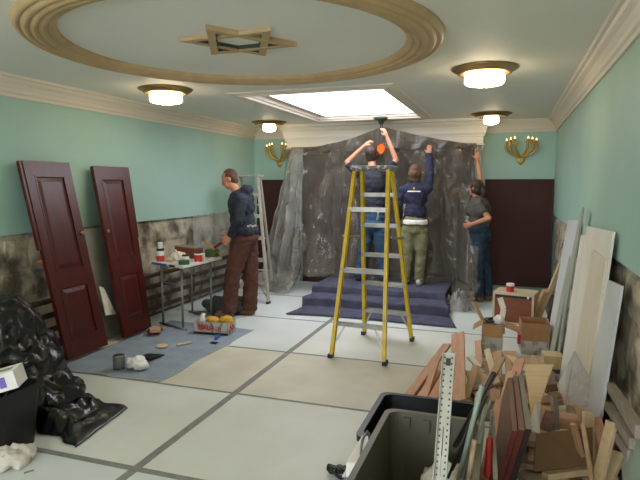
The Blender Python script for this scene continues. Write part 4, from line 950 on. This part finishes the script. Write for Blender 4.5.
# ---------------------------------------------------------------- mahogany boards on edge
for k, (xa, xb, m, l) in enumerate(((.045, .068, 'brownw', 'leftmost of the three brown boards on edge, its reddish end facing the camera'), (.073, .098, 'redend', 'middle of the three brown boards standing on edge'), (.103, .128, 'doorside', 'rightmost and darkest of the three boards standing on edge'))):
    bm = NB(); g = V((xa, 0, 0)); dx = -.02
    y0_, y1_ = 2.54+.02*k, 3.26+.04*k
    ln = .12+.02*k*0
    vs = [bm.verts.new(p) for p in ((xa-ln, y0_-.02, .0), (xb-ln, y0_-.02, .0), (xb, y0_, .5), (xa, y0_, .5), (xa-ln-.02, y1_, .0), (xb-ln-.02, y1_, .0), (xb-.02, y1_, .5), (xa-.02, y1_, .5))]
    for f in ((0, 1, 2, 3), (7, 6, 5, 4), (0, 4, 5, 1), (1, 5, 6, 2), (2, 6, 7, 3), (3, 7, 4, 0)): bm.faces.new([vs[i] for i in f])
    t = thing('edge_board', l, 'board', (xa-ln, 2.9, 0), 'three brown boards standing on edge')
    o = obj('board', bm, M['brownw' if k < 2 else 'oldgrey'], t)
    bm = NB(); vs = [(xa-ln, y0_-.022, .0), (xb-ln, y0_-.022, .0), (xb, y0_-.002, .5), (xa, y0_-.002, .5)]; slab(bm, vs, .002); obj('end_face', bm, M['redend' if k < 2 else 'doorside'], t)
# ---------------------------------------------------------------- boards leaning on the right wall
def lean(name, label, q, th, m, cat='board', group='tall boards leaning on the right wall'):
    bm = NB(); slab(bm, q, th); return tag(obj(name, bm, m, bevel=.002), label, cat, group)
def LB(bl, br, tr, tl, xt=.55, xo=0):
    """corners from floor points and wall points"""
    return [PZ(*bl), PZ(*br), PX(*tr, xt), PX(*tl, xt)]
lean('tall_board', 'widest cream white board leaning on the right wall, tallest of the middle ones', [(.45, 4.45, 0), (.51, 3.75, 0), (.575, 3.5, 1.33), (.56, 4.5, 1.29)], .014, M['whiteb'])
lean('tall_board', 'cream wood board leaning in front of the widest white board', [(.41, 4.05, 0), (.47, 3.68, 0), (.545, 3.58, 1.16), (.525, 4.02, 1.17)], -.018, M['pinev'])
lean('tall_board', 'pale blue white board nearest the camera on the right wall', [(.47, 3.66, 0), (.51, 3.36, 0), (.575, 3.18, 1.075), (.57, 3.55, 1.045)], .016, M['bluew'])
lean('tall_board', 'farthest broad white board leaning on the right wall', [(.40, 5.8, 0), (.45, 5.2, 0), (.575, 5.2, 1.29), (.56, 5.9, 1.25)], .014, M['bluew'])
lean('tall_board', 'long pale grey green board leaning edge on with a pointed top', [(.40, 5.12, 0), (.43, 4.97, 0), (.555, 4.74, 1.42), (.55, 4.87, 1.36)], .016, M['greenb'])
lean('tall_board', 'narrow grey green strip leaning beside the pointed board', [(.36, 5.1, 0), (.38, 5.0, 0), (.52, 4.93, 1.0), (.50, 5.04, 1.0)], .012, M['greenb'])
lean('tall_board', 'narrow white slotted board between the pointed board and the widest one', [(.44, 4.78, 0), (.48, 4.6, 0), (.555, 4.55, 1.22), (.55, 4.78, 1.2)], .012, M['whiteb'])
bm = NB(); a_, b_ = PZ(535, 321, .02), PX(565, 254, .56); plank(bm, a_+V((-.03, 0, 0)), a_.lerp(b_, .48)+V((-.03, 0, 0)), .06, .05); tag(obj('lumber', bm, M['cedar2']), 'thick tan stick leaning right behind the brown cardboard box', 'board')
bm = NB(); plank(bm, a_+V((.03, .03, 0)), b_, .045, .03); tag(obj('lumber', bm, M['pine']), 'long pale yellow stick leaning on the wall behind the brown cardboard box', 'board')
bm = NB(); tube(bm, [PZ(548, 318, .0), PX(556, 292, .5)], .014, 8); tag(obj('lumber', bm, M['brownw']), 'short dark brown stick in the corner behind the leaning boards', 'stick')
bm = NB(); plank(bm, (.575, 8.42, 0), (.575, 8.42, 1.2), .03, .02, V((0, 1, 0))); tag(obj('corner_pole', bm, M['black']), 'thin black pole standing in the far right corner', 'pole')
# diamond shaped pale offcut
lean('plywood_offcut', 'pale diamond shaped plywood offcut propped against the cream board', [PZ(566, 404, .12), PZ(585, 405, .12), PY(589, 378, 3.85), PY(575, 350, 4.05)] and [PZ(565, 404, .34), PZ(588, 404, .34), PZ(589, 376, .54), PZ(575, 350, .72)], .01, M['cream'], 'board', None)
bm = NB(); slab(bm, [PZ(559, 382, .49), PZ(565, 404, .34), PZ(575, 350, .72), PZ(567, 365, .62)], .01); tag(obj('plywood_offcut', bm, M['cream']), 'left half of the pale split diamond offcut', 'board')
# weathered lumber leaning at the lower right
for (a, za, b, zb, w_, l) in (((609, 384), .72, (640, 432), .33, .05, 'weathered grey board slanting down right, highest of three at the right edge'), ((606, 402), .6, (634, 444), .3, .045, 'weathered grey board slanting down right, middle of three at the right edge'), ((610, 424), .45, (632, 456), .25, .045, 'weathered grey board slanting down right, lowest of three at the right edge')):
    bm = NB(); plank(bm, PX(*a, .56), PX(*b, .50), w_, .035, V((1, 0, 0))); tag(obj('weathered_board', bm, M['oldgrey']), l, 'board', 'weathered boards at the right edge')
for k, (x_, l) in enumerate(((0, 'grey bent conduit at the right edge, outer one'), (-.03, 'grey bent conduit at the right edge, inner one'))):
    bm = NB(); p = [PX(624+k*4, 468, .50), PX(626+k*4, 454, .51), PX(632+k*4, 440, .53), PX(644, 428-k*3, .55)]; tube(bm, p, .011, 10); tag(obj('bent_conduit', bm, M['tubeg'], smooth=True), l, 'conduit')
bm = NB(); slab(bm, [PX(626, 466, .5), PX(628, 500, .46), PX(652, 500, .5), PX(645, 432, .54)], .02); tag(obj('grey_panel', bm, M['tubeg'], bevel=.006), 'grey green panel cut off by the bottom right corner', 'panel')
# ---------------------------------------------------------------- lumber on the floor
W = [ # A(px,py) z, B(px,py) z, width, thick, material, label
 ((408, 398), .05, (447, 345), .10, .075, .03, 'cedar', 'pink board lying farthest left in the lumber pile'),
 ((420, 400), .08, (449, 357), .16, .07, .03, 'cedar', 'pink board second from the left in the lumber pile'),
 ((432, 400), .10, (452, 364), .22, .06, .03, 'cedar', 'short pink board tucked left of the perforated strip'),
 ((458, 402), .14, (458, 334), .30, .11, .022, 'cedar', 'wide pink board pointing away, tallest end in the lumber pile'),
 ((478, 396), .06, (468, 372), .14, .045, .02, 'pine', 'narrow pale yellow board right of the wide pink one'),
 ((484, 385), .04, (474, 358), .10, .045, .02, 'pine', 'second narrow pale yellow board, behind the first'),
 ((480, 366), .03, (478, 341), .08, .06, .02, 'cedar', 'short pink board standing alone beside the scrap box'),
 ((478, 402), .16, (502, 358), .30, .05, .022, 'cedar2', 'tan board slanting up right through the middle of the pile'),
 ((494, 402), .10, (497, 352), .18, .09, .02, 'cedar2', 'broad tan board end just below the scrap box'),
 ((515, 398), .12, (510, 352), .16, .10, .022, 'cedar2', 'broad tan board pointing at the brown cardboard box'),
 ((500, 420), .25, (512, 372), .40, .06, .022, 'cedar', 'pinkish board hugging the left side of the boards on edge'),
 ((492, 440), .24, (500, 400), .36, .05, .02, 'cedar', 'pink board rising beside the red clamp handle'),
 ((487, 420), .16, (484, 392), .26, .07, .03, 'brownw', 'dark reddish block end under the tan boards'),
 ((470, 398), .03, (490, 388), .05, .05, .03, 'brownw', 'dark brown board end in the shadow behind the black tote'),
 ((560, 398), .12, (530, 378), .10, .05, .03, 'cedar2', 'tan board lying crosswise behind the curved plywood'),
 ((552, 388), .26, (546, 370), .22, .07, .05, 'brownw', 'dark brown block under the pale square block'),
 ((545, 430), .30, (551, 412), .40, .055, .03, 'brownw', 'brown block leaning beside the boards on edge'),
 ((556, 430), .28, (554, 397), .44, .045, .02, 'oldgrey', 'grey upright offcut right of the curved plywood'),
 ((560, 420), .26, (586, 424), .26, .10, .06, 'cedar', 'thick pink block lying flat below the diamond offcut'),
 ((585, 470), .2, (573, 424), .44, .03, .02, 'cedar2', 'thin tan stick, left arm of the narrow V near the bottom right'),
 ((592, 480), .2, (583, 424), .46, .04, .02, 'cedar2', 'tan stick between the two thin sticks and the broad V board'),
 ((597, 484), .18, (612, 422), .46, .07, .02, 'pine', 'broad pale board slanting right near the bottom right'),
 ((590, 460), .2, (588, 412), .40, .06, .02, 'pine', 'pale board behind the broad slanting one'),
 ((604, 482), .16, (618, 452), .28, .08, .02, 'pine', 'short pale board at the foot of the broad slanting one'),
 ((545, 476), .2, (590, 470), .2, .05, .03, 'pine', 'pale board lying across the bottom below the brown cardboard sheet'),
 ((516, 406), .05, (542, 360), .06, .07, .03, 'cedar2', 'tan board on the floor running under the curved plywood'),
 ((560, 372), .05, (566, 350), .05, .06, .03, 'brownw', 'brown board end at the foot of the leaning boards'),
 ((425, 402), .03, (437, 385), .03, .05, .03, 'brownw', 'dark board end low at the left of the pile'),
 ((424, 399), .10, (436, 362), .2, .05, .02, 'cedar', 'pink board crossing above the second one from the left'),
 ((466, 398), .10, (476, 366), .2, .05, .02, 'cedar2', 'tan board behind the rods, right of the wide pink one'),
 ((500, 398), .06, (486, 362), .12, .06, .02, 'cedar2', 'tan board leaning left under the broad board end'),
 ((472, 390), .12, (506, 384), .12, .05, .02, 'brownw', 'dark board lying across behind the rods'),
 ((526, 372), .2, (505, 352), .14, .07, .02, 'pine', 'pale board crossing at the top of the pile below the boxes'),
 ((538, 370), .12, (526, 357), .06, .09, .02, 'cedar2', 'tan board directly below the brown cardboard box'),
 ((497, 384), .16, (487, 350), .18, .05, .02, 'pine', 'narrow pale board end left of the broad tan board'),
 ((506, 410), .2, (520, 360), .3, .07, .02, 'cedar', 'pink board left behind the boards on edge'),
 ((600, 448), .25, (578, 408), .3, .05, .02, 'cedar2', 'tan board crossing behind the V shaped sticks'),
 ((610, 470), .2, (596, 418), .34, .05, .02, 'cedar', 'pinkish board behind the broad slanting pale one'),
 ((445, 402), .05, (441, 372), .12, .04, .02, 'cedar', 'narrow pink board just left of the perforated strip'),
]
for a, za, b, zb, w_, th, m, l in W:
    A3, B3 = PZ(*a, za), PZ(*b, zb); bm = NB()
    if a[1] > 435 and B3.z-A3.z > .1: A3 = A3+(A3-B3)*((A3.z-.03)/(B3.z-A3.z))

    plank(bm, A3, B3, w_, th, V((random.uniform(-.45, .45), 0, 1))); tag(obj('lumber', bm, M[m], bevel=.0015), l, 'board', 'lumber offcuts in the pile')
for a, b, w_, z_, m, l in (((.05, 3.6), (.48, 3.4), .12, .03, 'cedar2', 'bottom board crosswise in the pile behind the cardboard sheet'), ((.12, 3.0), (.40, 3.05), .14, .03, 'pine', 'bottom board crosswise under the cardboard sheet'), ((.15, 3.1), (.2, 4.2), .11, .065, 'cedar2', 'second layer board lengthwise under the cardboard sheet'),
    ((.34, 3.0), (.33, 3.9), .12, .065, 'cedar', 'second layer pink board lengthwise below the tall boards'), ((.06, 3.9), (.40, 4.1), .12, .1, 'cedar2', 'third layer tan board crosswise below the diamond offcut'), ((.1, 3.3), (.44, 3.35), .13, .1, 'brownw', 'third layer brown board crosswise below the pink block'),
    ((.2, 3.05), (.24, 3.8), .12, .14, 'cedar2', 'fourth layer tan board lengthwise below the pink block'), ((.35, 3.0), (.36, 3.6), .11, .14, 'pine', 'fourth layer pale board lengthwise below the pink block'), ((.12, 3.2), (.42, 3.18), .12, .18, 'cedar2', 'fifth layer tan board crosswise holding up the cardboard sheet')):
    bm = NB(); plank(bm, (a[0], a[1], z_), (b[0], b[1], z_), w_, .032); tag(obj('lumber', bm, M[m], bevel=.0015), l, 'board', 'lumber offcuts in the pile')
bm = NB(); p = PZ(552, 360, .14); box(bm, p, (.15, .16, .11), Matrix.Rotation(.1, 3, 'Z')); tag(obj('wood_block', bm, M['pine'], bevel=.002), 'pale square block near the foot of the leaning boards', 'wood block')
bm = NB(); p = PZ(474, 362, .16); box(bm, p, (.05, .16, .015), Matrix.Rotation(.55, 3, 'Z') @ Matrix.Rotation(.2, 3, 'X')); tag(obj('wood_offcut', bm, M['white']), 'short white painted strip lying across the pile below the pink board', 'wood offcut')
def cply(u, v):
    q = bil([PZ(531, 416, .30), PZ(538, 412, .31), PZ(554, 366, .42), PZ(524, 366, .40)], 0); return q(u, v, .012*math.sin(PI*v)+.01*v*v)
bm = NB(); grid(bm, cply, 14, 14); o = obj('curved_plywood', bm, M['ply'], smooth=True); thick(o, .006); tag(o, 'curved pale plywood piece behind the boards on edge', 'board')
bm = NB(); slab(bm, [PZ(533, 472, .24), PZ(592, 466, .24), PZ(592, 428, .36), PZ(536, 434, .36)], .008); tag(obj('cardboard_sheet', bm, mat('dull brown cardboard', '#755a3d', .85, var='#684f35', sc=6)), 'large brown cardboard sheet lying tilted at the bottom right', 'cardboard')
bm = NB(); slab(bm, [PZ(526, 430, .3), PZ(540, 434, .3), PZ(541, 404, .36), PZ(536, 404, .38)], .006); tag(obj('paper_scrap', bm, M['white']), 'narrow white paper between the boards on edge and the curved plywood', 'paper')
#END2
# ---------------------------------------------------------------- camera, world, render look
cam = bpy.data.cameras.new('camera'); co = bpy.data.objects.new('camera', cam); link(co)
cam.sensor_fit = 'HORIZONTAL'; cam.sensor_width = 36; cam.lens = 36*F/640; cam.clip_start = .02
Rm = Matrix((RT, UP, -FWD)).transposed().to_4x4(); Rm.translation = EYE; co.matrix_world = Rm
bpy.context.scene.camera = co
w = bpy.data.worlds.new('world'); bpy.context.scene.world = w; w.use_nodes = True
w.node_tree.nodes['Background'].inputs[0].default_value = (.6, .7, .8, 1); w.node_tree.nodes['Background'].inputs[1].default_value = .3
sc = bpy.context.scene; sc.view_settings.view_transform = 'Standard'; sc.view_settings.look = 'None'; sc.view_settings.gamma = 1; sc.view_settings.exposure = 0.1
sc.view_settings.use_curve_mapping = False
